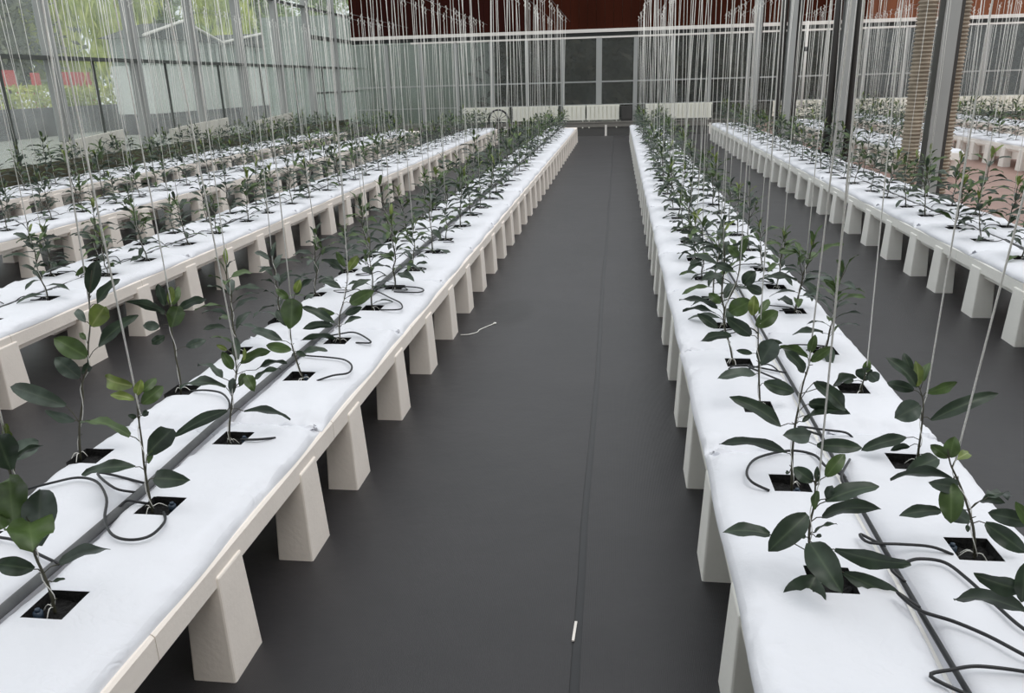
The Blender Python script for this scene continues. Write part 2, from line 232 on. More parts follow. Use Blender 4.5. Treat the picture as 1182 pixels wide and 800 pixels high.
def project(x, y, z):
    v = (x, y, z-H_CAM)
    c = [sum(RM[i][j]*v[i] for i in range(3)) for j in range(3)]
    if c[2] < .05: return None
    return 591+F*c[0]/c[2], 400+F*c[1]/c[2], c[2]
def in_frame(x, y, z, m=20):
    p = project(x, y, z)
    return p is not None and -m < p[0] < 1182+m and -m < p[1] < 800+m

# ------------------------------------------------------------------ materials
def nmat(name): 
    m = bpy.data.materials.new(name); m.use_nodes = True
    nt = m.node_tree; b = nt.nodes['Principled BSDF']
    return m, nt, b
def mat(name, col, rough=.5, var=.0, scale=8., bump=0., bscale=30., metal=0., spec=.5, col2=None, detail=4., stretch=(1, 1, 1), coord='Object'):
    m, nt, b = nmat(name); N = nt.nodes; Lk = nt.links
    b.inputs['Roughness'].default_value = rough; b.inputs['Metallic'].default_value = metal
    b.inputs['Specular IOR Level'].default_value = spec
    tc = N.new('ShaderNodeTexCoord'); mp = N.new('ShaderNodeMapping'); mp.inputs['Scale'].default_value = stretch
    Lk.new(tc.outputs[coord], mp.inputs['Vector'])
    n = N.new('ShaderNodeTexNoise'); n.inputs['Scale'].default_value = scale; n.inputs['Detail'].default_value = detail
    Lk.new(mp.outputs[0], n.inputs['Vector'])
    r = N.new('ShaderNodeValToRGB'); r.color_ramp.elements[0].position = .3; r.color_ramp.elements[1].position = .7
    c2 = col2 if col2 else tuple(min(1, c*(1+var)) for c in col)
    c1 = col if col2 else tuple(c*(1-var) for c in col)
    r.color_ramp.elements[0].color = (*c1, 1); r.color_ramp.elements[1].color = (*c2, 1)
    Lk.new(n.outputs['Fac'], r.inputs['Fac']); Lk.new(r.outputs['Color'], b.inputs['Base Color'])
    if bump:
        n2 = N.new('ShaderNodeTexNoise'); n2.inputs['Scale'].default_value = bscale; n2.inputs['Detail'].default_value = 5
        Lk.new(mp.outputs[0], n2.inputs['Vector'])
        bp = N.new('ShaderNodeBump'); bp.inputs['Strength'].default_value = bump; bp.inputs['Distance'].default_value = .01
        Lk.new(n2.outputs['Fac'], bp.inputs['Height']); Lk.new(bp.outputs[0], b.inputs['Normal'])
    return m
def srgb(r, g, b):
    f = lambda c: (c/255/12.92) if c/255 <= .04045 else ((c/255+.055)/1.055)**2.4
    return (f(r), f(g), f(b))
def leaf_mat(name, col, rib):
    m, nt, b = nmat(name); N = nt.nodes; Lk = nt.links
    b.inputs['Roughness'].default_value = .42; b.inputs['Specular IOR Level'].default_value = .45
    at = N.new('ShaderNodeAttribute'); at.attribute_name = 'rib'
    pw = N.new('ShaderNodeMath'); pw.operation = 'POWER'; pw.inputs[1].default_value = 5.
    Lk.new(at.outputs['Fac'], pw.inputs[0])
    tc = N.new('ShaderNodeTexCoord'); n = N.new('ShaderNodeTexNoise'); n.inputs['Scale'].default_value = 22.
    Lk.new(tc.outputs['Object'], n.inputs['Vector'])
    r = N.new('ShaderNodeValToRGB'); r.color_ramp.elements[0].position = .3; r.color_ramp.elements[1].position = .72
    r.color_ramp.elements[0].color = (*[c*.7 for c in col], 1); r.color_ramp.elements[1].color = (*[c*1.35 for c in col], 1)
    Lk.new(n.outputs['Fac'], r.inputs['Fac'])
    mx = N.new('ShaderNodeMixRGB'); mx.inputs[2].default_value = (*rib, 1)
    Lk.new(pw.outputs[0], mx.inputs[0]); Lk.new(r.outputs[0], mx.inputs[1])
    Lk.new(mx.outputs[0], b.inputs['Base Color'])
    tr = N.new('ShaderNodeBsdfTranslucent'); Lk.new(mx.outputs[0], tr.inputs['Color'])
    ms = N.new('ShaderNodeMixShader'); ms.inputs[0].default_value = .15
    Lk.new(b.outputs[0], ms.inputs[1]); Lk.new(tr.outputs[0], ms.inputs[2])
    Lk.new(ms.outputs[0], N['Material Output'].inputs['Surface'])
    return m
M = {}
M['leafD'] = leaf_mat('leaf_dark', srgb(50, 64, 50), srgb(80, 94, 74))
M['leafM'] = leaf_mat('leaf_mid', srgb(74, 94, 52), srgb(98, 118, 74))
M['leafL'] = leaf_mat('leaf_young', srgb(112, 128, 62), srgb(160, 170, 110))
M['leafG'] = leaf_mat('leaf_grey', srgb(72, 84, 74), srgb(92, 102, 90))
M['stem'] = mat('stem', srgb(72, 70, 56), .6, .25, 60)
M['twine'] = mat('twine', srgb(246, 244, 238), .75, .08, 200)
M['film'] = mat('white_film', srgb(232, 233, 239), .5, .015, 5, bump=.5, bscale=11., spec=.4)
def creases(m):
    nt = m.node_tree; N = nt.nodes; Lk = nt.links; bp = N['Bump']
    tc = [n for n in N if n.type == 'TEX_COORD'][0]
    v = N.new('ShaderNodeTexVoronoi'); v.feature = 'DISTANCE_TO_EDGE'; v.inputs['Scale'].default_value = 14
    d = N.new('ShaderNodeTexNoise'); d.inputs['Scale'].default_value = 5.; d.inputs['Detail'].default_value = 4
    ad = N.new('ShaderNodeMixRGB'); ad.blend_type = 'ADD'; ad.inputs[0].default_value = .6
    Lk.new(tc.outputs['Object'], d.inputs['Vector']); Lk.new(tc.outputs['Object'], ad.inputs[1]); Lk.new(d.outputs['Color'], ad.inputs[2]); Lk.new(ad.outputs[0], v.inputs['Vector'])
    mk = N.new('ShaderNodeTexNoise'); mk.inputs['Scale'].default_value = 2.4; Lk.new(tc.outputs['Object'], mk.inputs['Vector'])
    mr = N.new('ShaderNodeMapRange'); mr.inputs[1].default_value = .5; mr.inputs[2].default_value = .68; Lk.new(mk.outputs['Fac'], mr.inputs[0])
    mn = N.new('ShaderNodeMath'); mn.operation = 'MINIMUM'; mn.inputs[1].default_value = .22; Lk.new(v.outputs['Distance'], mn.inputs[0])
    mu = N.new('ShaderNodeMath'); mu.operation = 'MULTIPLY'; Lk.new(mn.outputs[0], mu.inputs[0]); Lk.new(mr.outputs[0], mu.inputs[1])
    b2 = N.new('ShaderNodeBump'); b2.inputs['Strength'].default_value = .55; b2.inputs['Distance'].default_value = .012
    Lk.new(mu.outputs[0], b2.inputs['Height']); Lk.new(bp.outputs[0], b2.inputs['Normal']); Lk.new(b2.outputs[0], N['Principled BSDF'].inputs['Normal'])
creases(M['film'])
M['foam'] = mat('foam_cream', srgb(250, 240, 231), .7, .035, 6, bump=.12, bscale=60., spec=.3)
M['foam2'] = mat('foam_white', srgb(252, 250, 244), .7, .03, 6, bump=.12, bscale=60., spec=.3)
M['soil'] = mat('substrate', srgb(26, 25, 25), .9, .5, 90, bump=.8, bscale=120.)
M['tube'] = mat('black_tube', srgb(30, 31, 34), .4, .1, 20)
M['pipe'] = mat('grey_pipe', srgb(84, 85, 86), .5, .18, 14, bump=.2, bscale=40.)
M['dripper'] = mat('dripper', srgb(60, 75, 92), .35, .1, 30)
M['post'] = mat('galvanised_post', srgb(164, 165, 163), .6, .08, 5, stretch=(1, 1, .2))
M['postdark'] = mat('dark_post', srgb(66, 64, 62), .6, .15, 5, stretch=(1, 1, .2))
M['rail'] = mat('dark_rail', srgb(74, 78, 74), .55, .1, 5)
M['white'] = mat('white_paint', srgb(232, 226, 220), .5, .02, 4)
M['radiator'] = mat('radiator_enamel', srgb(238, 236, 224), .45, .03, 3)
M['duct'] = mat('duct_cloth', srgb(160, 148, 132), .8, .3, 5, bump=.3, bscale=60.)
M['panelA'] = mat('brown_panel', srgb(46, 17, 12), .9, spec=.1, var=.2, scale=1.2, stretch=(1, 1, .15), detail=6)
M['panelB'] = mat('rust_panel', srgb(58, 24, 13), .9, spec=.1, var=.2, scale=1.2, stretch=(1, 1, .15), detail=6)
M['panelC'] = mat('orange_panel', srgb(124, 68, 36), .7, .25, 1.5, stretch=(1, 1, .15), detail=6)
M['trough'] = mat('old_trough', srgb(86, 82, 64), .7, .3, 4)
M['board'] = mat('board_foam', srgb(205, 202, 192), .75, .08, 3)
M['pave'] = mat('paving', srgb(150, 150, 142), .8, .1, .6)
M['darkwall'] = mat('dark_wall', srgb(92, 88, 92), .8, .15, 1.)
M['ledge'] = mat('ledge', srgb(128, 124, 118), .6, .1, 3)
M['pink'] = mat('faded_red', srgb(226, 92, 92), .6, .1, 1.)
M['palebuild'] = mat('pale_sheeting', srgb(222, 224, 220), .6, .05, .5)
M['palegreen'] = mat('grey_green', srgb(156, 166, 158), .6, .12, .5, stretch=(1, 1, .2))
M['darkroof'] = mat('dark_roof', srgb(46, 48, 46), .6, .15, 1.)
M['earth_shade'] = mat('shaded_earth', srgb(34, 32, 31), .9, .25, 3)
M['bark'] = mat('bark', srgb(70, 62, 52), .9, .25, 4, bump=.5, bscale=12)

def tree_mat(name, c1, c2):
    m, nt, b = nmat(name); N = nt.nodes; Lk = nt.links
    b.inputs['Roughness'].default_value = .6
    tc = N.new('ShaderNodeTexCoord'); n = N.new('ShaderNodeTexNoise'); n.inputs['Scale'].default_value = 1.3; n.inputs['Detail'].default_value = 6
    Lk.new(tc.outputs['Object'], n.inputs['Vector'])
    r = N.new('ShaderNodeValToRGB'); r.color_ramp.elements[0].position = .38; r.color_ramp.elements[1].position = .62
    r.color_ramp.elements[0].color = (*c1, 1); r.color_ramp.elements[1].color = (*c2, 1)
    Lk.new(n.outputs['Fac'], r.inputs['Fac']); Lk.new(r.outputs[0], b.inputs['Base Color'])
    tr = N.new('ShaderNodeBsdfTranslucent'); Lk.new(r.outputs[0], tr.inputs['Color'])
    ms = N.new('ShaderNodeMixShader'); ms.inputs[0].default_value = .35
    Lk.new(b.outputs[0], ms.inputs[1]); Lk.new(tr.outputs[0], ms.inputs[2])
    Lk.new(ms.outputs[0], N['Material Output'].inputs['Surface'])
    return m
M['treeO'] = tree_mat('tree_olive', srgb(88, 98, 76), srgb(160, 166, 138))
M['treeY'] = tree_mat('tree_yellow', srgb(176, 192, 92), srgb(236, 240, 150))
M['treeG'] = tree_mat('tree_green', srgb(118, 142, 88), srgb(184, 200, 140))
M['treeB'] = tree_mat('tree_dark', srgb(40, 46, 34), srgb(78, 70, 54))

def glass_mat(name, haze, tint, rough=.05, hz=(.8, .84, .82), gl=.04):
    m = bpy.data.materials.new(name); m.use_nodes = True
    nt = m.node_tree; N = nt.nodes; Lk = nt.links
    N.remove(N['Principled BSDF'])
    t = N.new('ShaderNodeBsdfTransparent'); t.inputs['Color'].default_value = (*tint, 1)
    d = N.new('ShaderNodeBsdfDiffuse'); d.inputs['Color'].default_value = (*hz, 1)
    tl = N.new('ShaderNodeBsdfTranslucent'); tl.inputs['Color'].default_value = (*hz, 1)
    g = N.new('ShaderNodeBsdfGlossy'); g.inputs['Roughness'].default_value = rough
    tc = N.new('ShaderNodeTexCoord'); n = N.new('ShaderNodeTexNoise'); n.inputs['Scale'].default_value = 1.2; n.inputs['Detail'].default_value = 6
    Lk.new(tc.outputs['Object'], n.inputs['Vector'])
    mr = N.new('ShaderNodeMapRange'); mr.inputs[1].default_value = .3; mr.inputs[2].default_value = .7
    mr.inputs[3].default_value = haze*.6; mr.inputs[4].default_value = haze*1.4
    Lk.new(n.outputs['Fac'], mr.inputs[0])
    m0 = N.new('ShaderNodeMixShader'); m0.inputs[0].default_value = .5
    Lk.new(d.outputs[0], m0.inputs[1]); Lk.new(tl.outputs[0], m0.inputs[2])
    m1 = N.new('ShaderNodeMixShader'); Lk.new(mr.outputs[0], m1.inputs[0]); Lk.new(t.outputs[0], m1.inputs[1]); Lk.new(m0.outputs[0], m1.inputs[2])
    m2 = N.new('ShaderNodeMixShader'); m2.inputs[0].default_value = gl; Lk.new(m1.outputs[0], m2.inputs[1]); Lk.new(g.outputs[0], m2.inputs[2])
    Lk.new(m2.outputs[0], N['Material Output'].inputs['Surface'])
    return m
M['glassL'] = glass_mat('hazy_glass', .15, (.96, .98, .97))
M['glassB'] = glass_mat('back_glass', .05, (.72, .74, .72), .12, (.7, .74, .72), .07)

def floor_mat():
    m, nt, b = nmat('ground_cover_fabric'); N = nt.nodes; Lk = nt.links
    tc = N.new('ShaderNodeTexCoord')
    n = N.new('ShaderNodeTexNoise'); n.inputs['Scale'].default_value = 1.1; n.inputs['Detail'].default_value = 7; n.inputs['Roughness'].default_value = .65
    Lk.new(tc.outputs['Object'], n.inputs['Vector'])
    r = N.new('ShaderNodeValToRGB'); r.color_ramp.elements[0].position = .3; r.color_ramp.elements[1].position = .75
    r.color_ramp.elements[0].color = (*srgb(40, 39, 41), 1); r.color_ramp.elements[1].color = (*srgb(51, 49, 51), 1)
    Lk.new(n.outputs['Fac'], r.inputs['Fac'])
    # chalky scuffs
    v = N.new('ShaderNodeTexNoise'); v.inputs['Scale'].default_value = 7.; v.inputs['Detail'].default_value = 9; v.inputs['Roughness'].default_value = .8
    Lk.new(tc.outputs['Object'], v.inputs['Vector'])
    rv = N.new('ShaderNodeValToRGB'); rv.color_ramp.elements[0].position = .66; rv.color_ramp.elements[1].position = .8
    rv.color_ramp.elements[0].color = (0, 0, 0, 1); rv.color_ramp.elements[1].color = (.35, .35, .35, 1)
    Lk.new(v.outputs['Fac'], rv.inputs['Fac'])
    mx = N.new('ShaderNodeMixRGB'); mx.inputs[2].default_value = (*srgb(120, 118, 116), 1)
    Lk.new(rv.outputs[0], mx.inputs[0]); Lk.new(r.outputs[0], mx.inputs[1])
    # a damp round stain beside the left bench
    mp = N.new('ShaderNodeMapping'); mp.inputs['Location'].default_value = (.76/.17, -5.55/.36, 0); mp.inputs['Scale'].default_value = (1/.17, 1/.36, 1)
    Lk.new(tc.outputs['Object'], mp.inputs['Vector'])
    ln = N.new('ShaderNodeVectorMath'); ln.operation = 'LENGTH'; Lk.new(mp.outputs[0], ln.inputs[0])
    mr = N.new('ShaderNodeMapRange'); mr.inputs[1].default_value = .75; mr.inputs[2].default_value = 1.1; mr.inputs[3].default_value = .75; mr.inputs[4].default_value = 0
    Lk.new(ln.outputs['Value'], mr.inputs[0])
    mx2 = N.new('ShaderNodeMixRGB'); mx2.inputs[2].default_value = (*srgb(26, 25, 26), 1)
    Lk.new(mr.outputs[0], mx2.inputs[0]); Lk.new(mx.outputs[0], mx2.inputs[1])
    Lk.new(mx2.outputs[0], b.inputs['Base Color'])
    b.inputs['Roughness'].default_value = .42; b.inputs['Specular IOR Level'].default_value = .5
    w = N.new('ShaderNodeTexWave'); w.inputs['Scale'].default_value = 60; w.inputs['Distortion'].default_value = .6
    Lk.new(tc.outputs['Object'], w.inputs['Vector'])
    n2 = N.new('ShaderNodeTexNoise'); n2.inputs['Scale'].default_value = 3.; n2.inputs['Detail'].default_value = 5
    Lk.new(tc.outputs['Object'], n2.inputs['Vector'])
    ad = N.new('ShaderNodeMath'); ad.operation = 'MULTIPLY_ADD'; ad.inputs[1].default_value = .05
    Lk.new(w.outputs['Fac'], ad.inputs[0]); Lk.new(n2.outputs['Fac'], ad.inputs[2])
    bp = N.new('ShaderNodeBump'); bp.inputs['Strength'].default_value = .35; bp.inputs['Distance'].default_value = .02
    Lk.new(ad.outputs[0], bp.inputs['Height']); Lk.new(bp.outputs[0], b.inputs['Normal'])
    return m
M['floor'] = floor_mat()
M['warmfloor'] = mat('reddish_floor', srgb(150, 122, 112), .6, .12, 1.2)

# ------------------------------------------------------------------ mesh helpers
class MB:
    def __init__(s): s.v = []; s.f = []; s.m = []; s.rib = {}
    def add(s, vs, fs, mi=0):
        o = len(s.v); s.v += [tuple(x) for x in vs]; s.f += [tuple(i+o for i in f) for f in fs]; s.m += [mi]*len(fs); return o
    def box(s, x0, x1, y0, y1, z0, z1, mi=0):
        s.add([(x0, y0, z0), (x1, y0, z0), (x1, y1, z0), (x0, y1, z0), (x0, y0, z1), (x1, y0, z1), (x1, y1, z1), (x0, y1, z1)],
              [(0, 3, 2, 1), (4, 5, 6, 7), (0, 1, 5, 4), (1, 2, 6, 5), (2, 3, 7, 6), (3, 0, 4, 7)], mi)
    def tube(s, pts, r, n=6, mi=0, cap=True):
        pts = [Vector(p) for p in pts]; k = len(pts)
        if not hasattr(r, '__len__'): r = [r]*k
        vs = []; ref = None
        for i, p in enumerate(pts):
            t = (pts[min(i+1, k-1)]-pts[max(i-1, 0)])
            if t.length < 1e-9: t = Vector((0, 0, 1))
            t.normalize()
            if ref is None:
                ref = t.orthogonal().normalized()
            else:
                ref = ref - t*ref.dot(t)
                ref = ref.normalized() if ref.length > 1e-6 else t.orthogonal().normalized()
            b = t.cross(ref)
            for j in range(n):
                a = 2*PI*j/n
                vs.append(p+(ref*math.cos(a)+b*math.sin(a))*r[i])
        fs = []
        for i in range(k-1):
            for j in range(n):
                fs.append((i*n+j, i*n+(j+1) % n, (i+1)*n+(j+1) % n, (i+1)*n+j))
        if cap: fs += [tuple(range(n))[::-1], tuple((k-1)*n+j for j in range(n))]
        s.add(vs, fs, mi)
    def mesh(s, name, mats, smooth=True, rib=False):
        me = bpy.data.meshes.new(name); me.from_pydata(s.v, [], s.f)
        for m in mats: me.materials.append(m)
        me.polygons.foreach_set('material_index', s.m)
        me.polygons.foreach_set('use_smooth', [smooth]*len(s.f))
        if rib:
            a = me.attributes.new('rib', 'FLOAT', 'POINT'); arr = [0.0]*len(s.v)
            for k, v in s.rib.items(): arr[k] = v
            a.data.foreach_set('value', arr)
        me.update(); return me
def link(name, me, parent=None, loc=(0, 0, 0), rz=0, sc=None):
    o = bpy.data.objects.new(name, me); C.objects.link(o); o.parent = parent; o.location = loc; o.rotation_euler = (0, 0, rz)
    if sc: o.scale = sc
    return o
def tag(o, label, cat, group=None, kind=None):
    o['label'] = label; o['category'] = cat
    if group: o['group'] = group
    if kind: o['kind'] = kind
    return o
def struct(o): o['kind'] = 'structure'; return o
def bevel(o, w=.004, seg=2):
    m = o.modifiers.new('b', 'BEVEL'); m.width = w; m.segments = seg; m.limit_method = 'ANGLE'; return o
def sm(pts, n=4):
    P = [Vector(p) for p in pts]; out = []
    for i in range(len(P)-1):
        p0 = P[max(i-1, 0)]; p1 = P[i]; p2 = P[i+1]; p3 = P[min(i+2, len(P)-1)]
        for k in range(n):
            t = k/n
            out.append(.5*((2*p1)+(p2-p0)*t+(2*p0-5*p1+4*p2-p3)*t*t+(3*p1-p0-3*p2+p3)*t**3))
    out.append(P[-1]); return out
ORD = ['zeroth', 'first', 'second', 'third', 'fourth', 'fifth', 'sixth', 'seventh', 'eighth', 'ninth', 'tenth', 'eleventh', 'twelfth', 'thirteenth', 'fourteenth', 'fifteenth', 'sixteenth', 'seventeenth', 'eighteenth', 'nineteenth']
def ordn(n):
    if n < 20: return ORD[n]
    t = {2: 'twent', 3: 'thirt', 4: 'fort', 5: 'fift'}[n//10]
    return t+'ieth' if n % 10 == 0 else t+'y-'+ORD[n % 10]

# ------------------------------------------------------------------ setting
b = MB(); b.box(-8.9, 3.9, -2, 24.3, -.05, 0); struct(link('floor', b.mesh('floor', [M['floor']], False)))
b = MB(); b.box(3.9, 17, -2, 30, -.05, 0); struct(link('floor', b.mesh('floor', [M['warmfloor']], False)))
b = MB(); b.box(-9.65, 3.9, 24.3, 30, -.2, -.08); b.box(-9.65, -8.9, -1.5, 24.3, -.1, 0); struct(link('floor', b.mesh('floor', [M['earth_shade']], False)))  # dark soil tone past the fabric also stands in for the gutter's shadow
# overlap edge of the right-hand fabric sheet
b = MB(); rnd = random.Random(5); n = 60
ys = [0.3+i*(24.0-.3)/n for i in range(n+1)]
pl = [(-.105+.004*math.sin(y*1.7)+rnd.uniform(-.002, .002), y) for y in ys]
vs = []
for x, y in pl: vs += [(x-.007, y, .001), (x, y, .006), (x+.02, y, .001)]
fs = []
for i in range(n): fs += [(3*i, 3*i+1, 3*i+4, 3*i+3), (3*i+1, 3*i+2, 3*i+5, 3*i+4)]
b.add(vs, fs); struct(link('trim_1', b.mesh('seam', [M['tube']])))

LX = -9.65; BY = 30.0
# left wall
b = MB(); b.box(LX-.1, LX+.06, 2, BY, -.1, .3); struct(link('wall_left', b.mesh('wall_left', [M['ledge']], False)))
posts = [8.5, 10.9, 13.3, 15.8, 18.2, 20.6, 23.0, 25.4, 27.8]
for i, y in enumerate(posts):
    w = .1 if y in (18.2, 23.0, 27.8) else .15
    b = MB(); b.box(LX-.02, LX+.12, y-w/2, y+w/2, .3, 6); b.box(LX+.12, LX+.2, y-w*.2, y+w*.2, .3, 6)
    struct(link('trim_%d' % (i+2), b.mesh('post', [M['post']], False)))
b = MB()
b.box(LX-.03, LX+.15, 2, BY, 2.15, 2.21)
b.box(LX-.03, LX+.12, 2, BY, 3.88, 3.94)
b.box(LX-.03, LX+.12, 25.5, BY, 3.02, 3.13); b.box(LX-.02, LX+.08, 25.5, BY, 1.37, 1.42)
for y in posts[:-1]:
    b.box(LX-.01, LX+.03, y+1.2, y+1.24, .3, 2.15)
struct(link('trim_11', b.mesh('rail', [M['rail']], False)))
yb = [2]+posts+[BY]
for i in range(len(yb)-1):
    b = MB(); b.box(LX-.006, LX, yb[i]+.06, yb[i+1]-.06, .3, 6); struct(link('window_%d' % (i+1), b.mesh('pane', [M['glassL']], False)))
# unseen wall added behind the camera to cut the light from there
b = MB(); b.box(LX, 17, -2.2, -2.0, 0, 6); struct(link('added_wall_front', b.mesh('added_wall_front', [M['pave']], False)))
# back wall
b = MB(); b.box(LX, 17, BY, BY+.12, -.2, .12); struct(link('wall_back', b.mesh('wall_back', [M['ledge']], False)))
b = MB()
b.box(LX, 17, BY-.08, BY+.08, 3.13, 3.24, 0); b.box(LX+2.2, 17, BY-.05, BY+.05, 2.94, 3.0, 0)
struct(link('trim_12', b.mesh('beam', [M['white']], False)))
b = MB(); b.box(LX, 17, BY+.0, BY+.1, 3.0, 3.13, 0); struct(link('trim_13', b.mesh('beam_gap', [M['darkroof']], False)))
b = MB(); b.box(LX, 17, BY-.03, BY+.03, 1.47, 1.52, 0); b.box(LX, 17, BY-.03, BY+.03, .7, .73, 0); struct(link('trim_14', b.mesh('midrail', [M['post']], False)))
k = 15; x = -8.37
mull = []
while x < 16.5:
    w = .1 if abs(x+.69) < .1 else (.075 if abs(x-.6) < .1 else .06)
    b = MB(); b.box(x-w, x+w, BY-.05, BY+.05, .1, 2.95); struct(link('trim_%d' % k, b.mesh('mullion', [M['post']], False))); k += 1
    mull.append(x); x += 1.28
mm = [LX]+mull+[17]
for i in range(len(mm)-1):
    b = MB(); b.box(mm[i]+.06, mm[i+1]-.06, BY-.004, BY+.004, .12, 2.95); struct(link('window_%d' % (i+12), b.mesh('pane', [M['glassB']], False)))
# timber-brown gable panels above the beam, dark brown at left to orange at right
b = MB()
xs = [LX-.0, -2.9, 4.9, 8.2, 17]
for i, mi in enumerate([0, 1, 1, 2]):
    x0, x1 = xs[i], xs[i+1]; n = int((x1-x0)/.3)
    for j in range(n):
        a = x0+(x1-x0)*j/n; c = x0+(x1-x0)*(j+1)/n
        b.box(a+.004, c-.004, BY+.02, BY+.08, 3.24, 6, mi)
struct(link('wall_gable', b.mesh('gable', [M['panelA'], M['panelB'], M['panelC']], False)))

# ------------------------------------------------------------------ benches
BENCH = {  # centre x, y0, y1, foam, spoken place, slab outer half width
 'A': (-1.455, .2, 22, 'foam', 'first bench left of aisle', .375),
 'C': (.705, .2, 22, 'foam2', 'first bench right of aisle', .402),
 'B': (-3.60, 1.2, 22, 'foam', 'second bench left of aisle', .38),
 'D': (2.79, 2.2, 22, 'foam2', 'second bench right of aisle', .385),
 'B2': (-5.71, 3.2, 22, 'foam', 'third bench left of aisle', .385),
 'B3': (-7.79, 5.2, 22, 'foam', 'fourth bench left of aisle', .385),
 'E1': (4.86, 13.2, 24, 'foam2', 'third bench right of aisle', .385),
 'E2': (6.85, 8.2, 26, 'foam2', 'fourth bench right of aisle', .385),
 'F': (8.95, 12.2, 26, 'foam2', 'fifth bench right of aisle', .385)}
# one block leg: outer face towards +x, tapering upwards
def leg_mesh(name, m):
    b = MB()
    xo, xt, xi = .405, .392, .275
    y0, y1, u0, u1 = -.09, .09, -.072, .072
    vs = [(xi, y0, 0), (xo, y0, 0), (xo, y1, 0), (xi, y1, 0),
          (xi+.01, u0, .335), (xt, u0, .335), (xt, u1, .335), (xi+.01, u1, .335)]
    b.add(vs, [(0, 3, 2, 1), (4, 5, 6, 7), (0, 1, 5, 4), (1, 2, 6, 5), (2, 3, 7, 6), (3, 0, 4, 7)])
    me = b.mesh(name, [m], False); bm = bmesh.new(); bm.from_mesh(me)
    bmesh.ops.bevel(bm, geom=[e for e in bm.edges if abs(e.verts[0].co.z-e.verts[1].co.z) > .2 or e.verts[0].co.z > .3], offset=.007, segments=2, affect='EDGES', profile=.5)
    bm.to_mesh(me); bm.free(); return me
LEG = {k: leg_mesh('leg_'+k, M[k]) for k in ('foam', 'foam2')}
first_legs = {'A': [.55, 1.19, 1.815, 2.42, 2.94, 3.66, 4.32, 4.97], 'C': [.5, 1.15, 1.78, 2.42, 3.06, 3.67, 4.3], 'B': [1.75, 2.4, 3.02, 3.66, 4.34, 4.95, 5.6], 'D': [2.5, 3.12, 3.75, 4.37, 4.98, 5.6, 6.26, 6.80]}
for key, (cx, y0, y1, fm, place, hw) in BENCH.items():
    r = bpy.data.objects.new('growing_bench', None); C.objects.link(r); r.location = (cx, y0, 0)
    side = {'A': 'low cream foam bench on tapered block legs, directly left of the central aisle',
            'B': 'low cream foam bench on block legs, second left of the central aisle',
            'B2': 'low foam bench, third left of the central aisle, partly hidden by plants',
            'B3': 'low foam bench nearest the left glass wall',
            'C': 'low white foam bench on block legs, directly right of the central aisle',
            'D': 'low white foam bench with block legs, second right of the aisle, left of the columns',
            'E1': 'short white foam bench starting just behind the ribbed ducts',
            'E2': 'white foam bench on block legs right of the ribbed ducts',
            'F': 'white foam bench furthest right at the back'}[key]
    tag(r, side, 'bench', 'foam growing benches')
    b = MB(); L = y1-y0; seg = 1.25; y = 0
    prof = [(-.385, .305), (-.385, .372), (-.378, .379), (.378, .379), (.385, .372), (.385, .305), (.36, .3), (.355, .272), (-.355, .272), (-.36, .3)]
    while y < L-.05:
        ye = min(y+seg, L); n = len(prof)
        vs = [(px, y+.0015, pz) for px, pz in prof]+[(px, ye-.0015, pz) for px, pz in prof]
        fs = [(i, i+n, (i+1) % n+n, (i+1) % n) for i in range(n)]+[tuple(range(n)), tuple(range(2*n-1, n-1, -1))]
        b.add(vs, fs); y = ye
    link('bench_top', b.mesh('bench_top', [M[fm]], False), r)
    ly = list(first_legs.get(key, [y0+.3]))
    while ly[-1]+.63 < y1-.05: ly.append(ly[-1]+.625)
    for yy in ly:
        if yy < y0+.08: continue
        for s in (0, PI):
            lg = link('leg', LEG[fm], r, (0, yy-y0, 0), s)

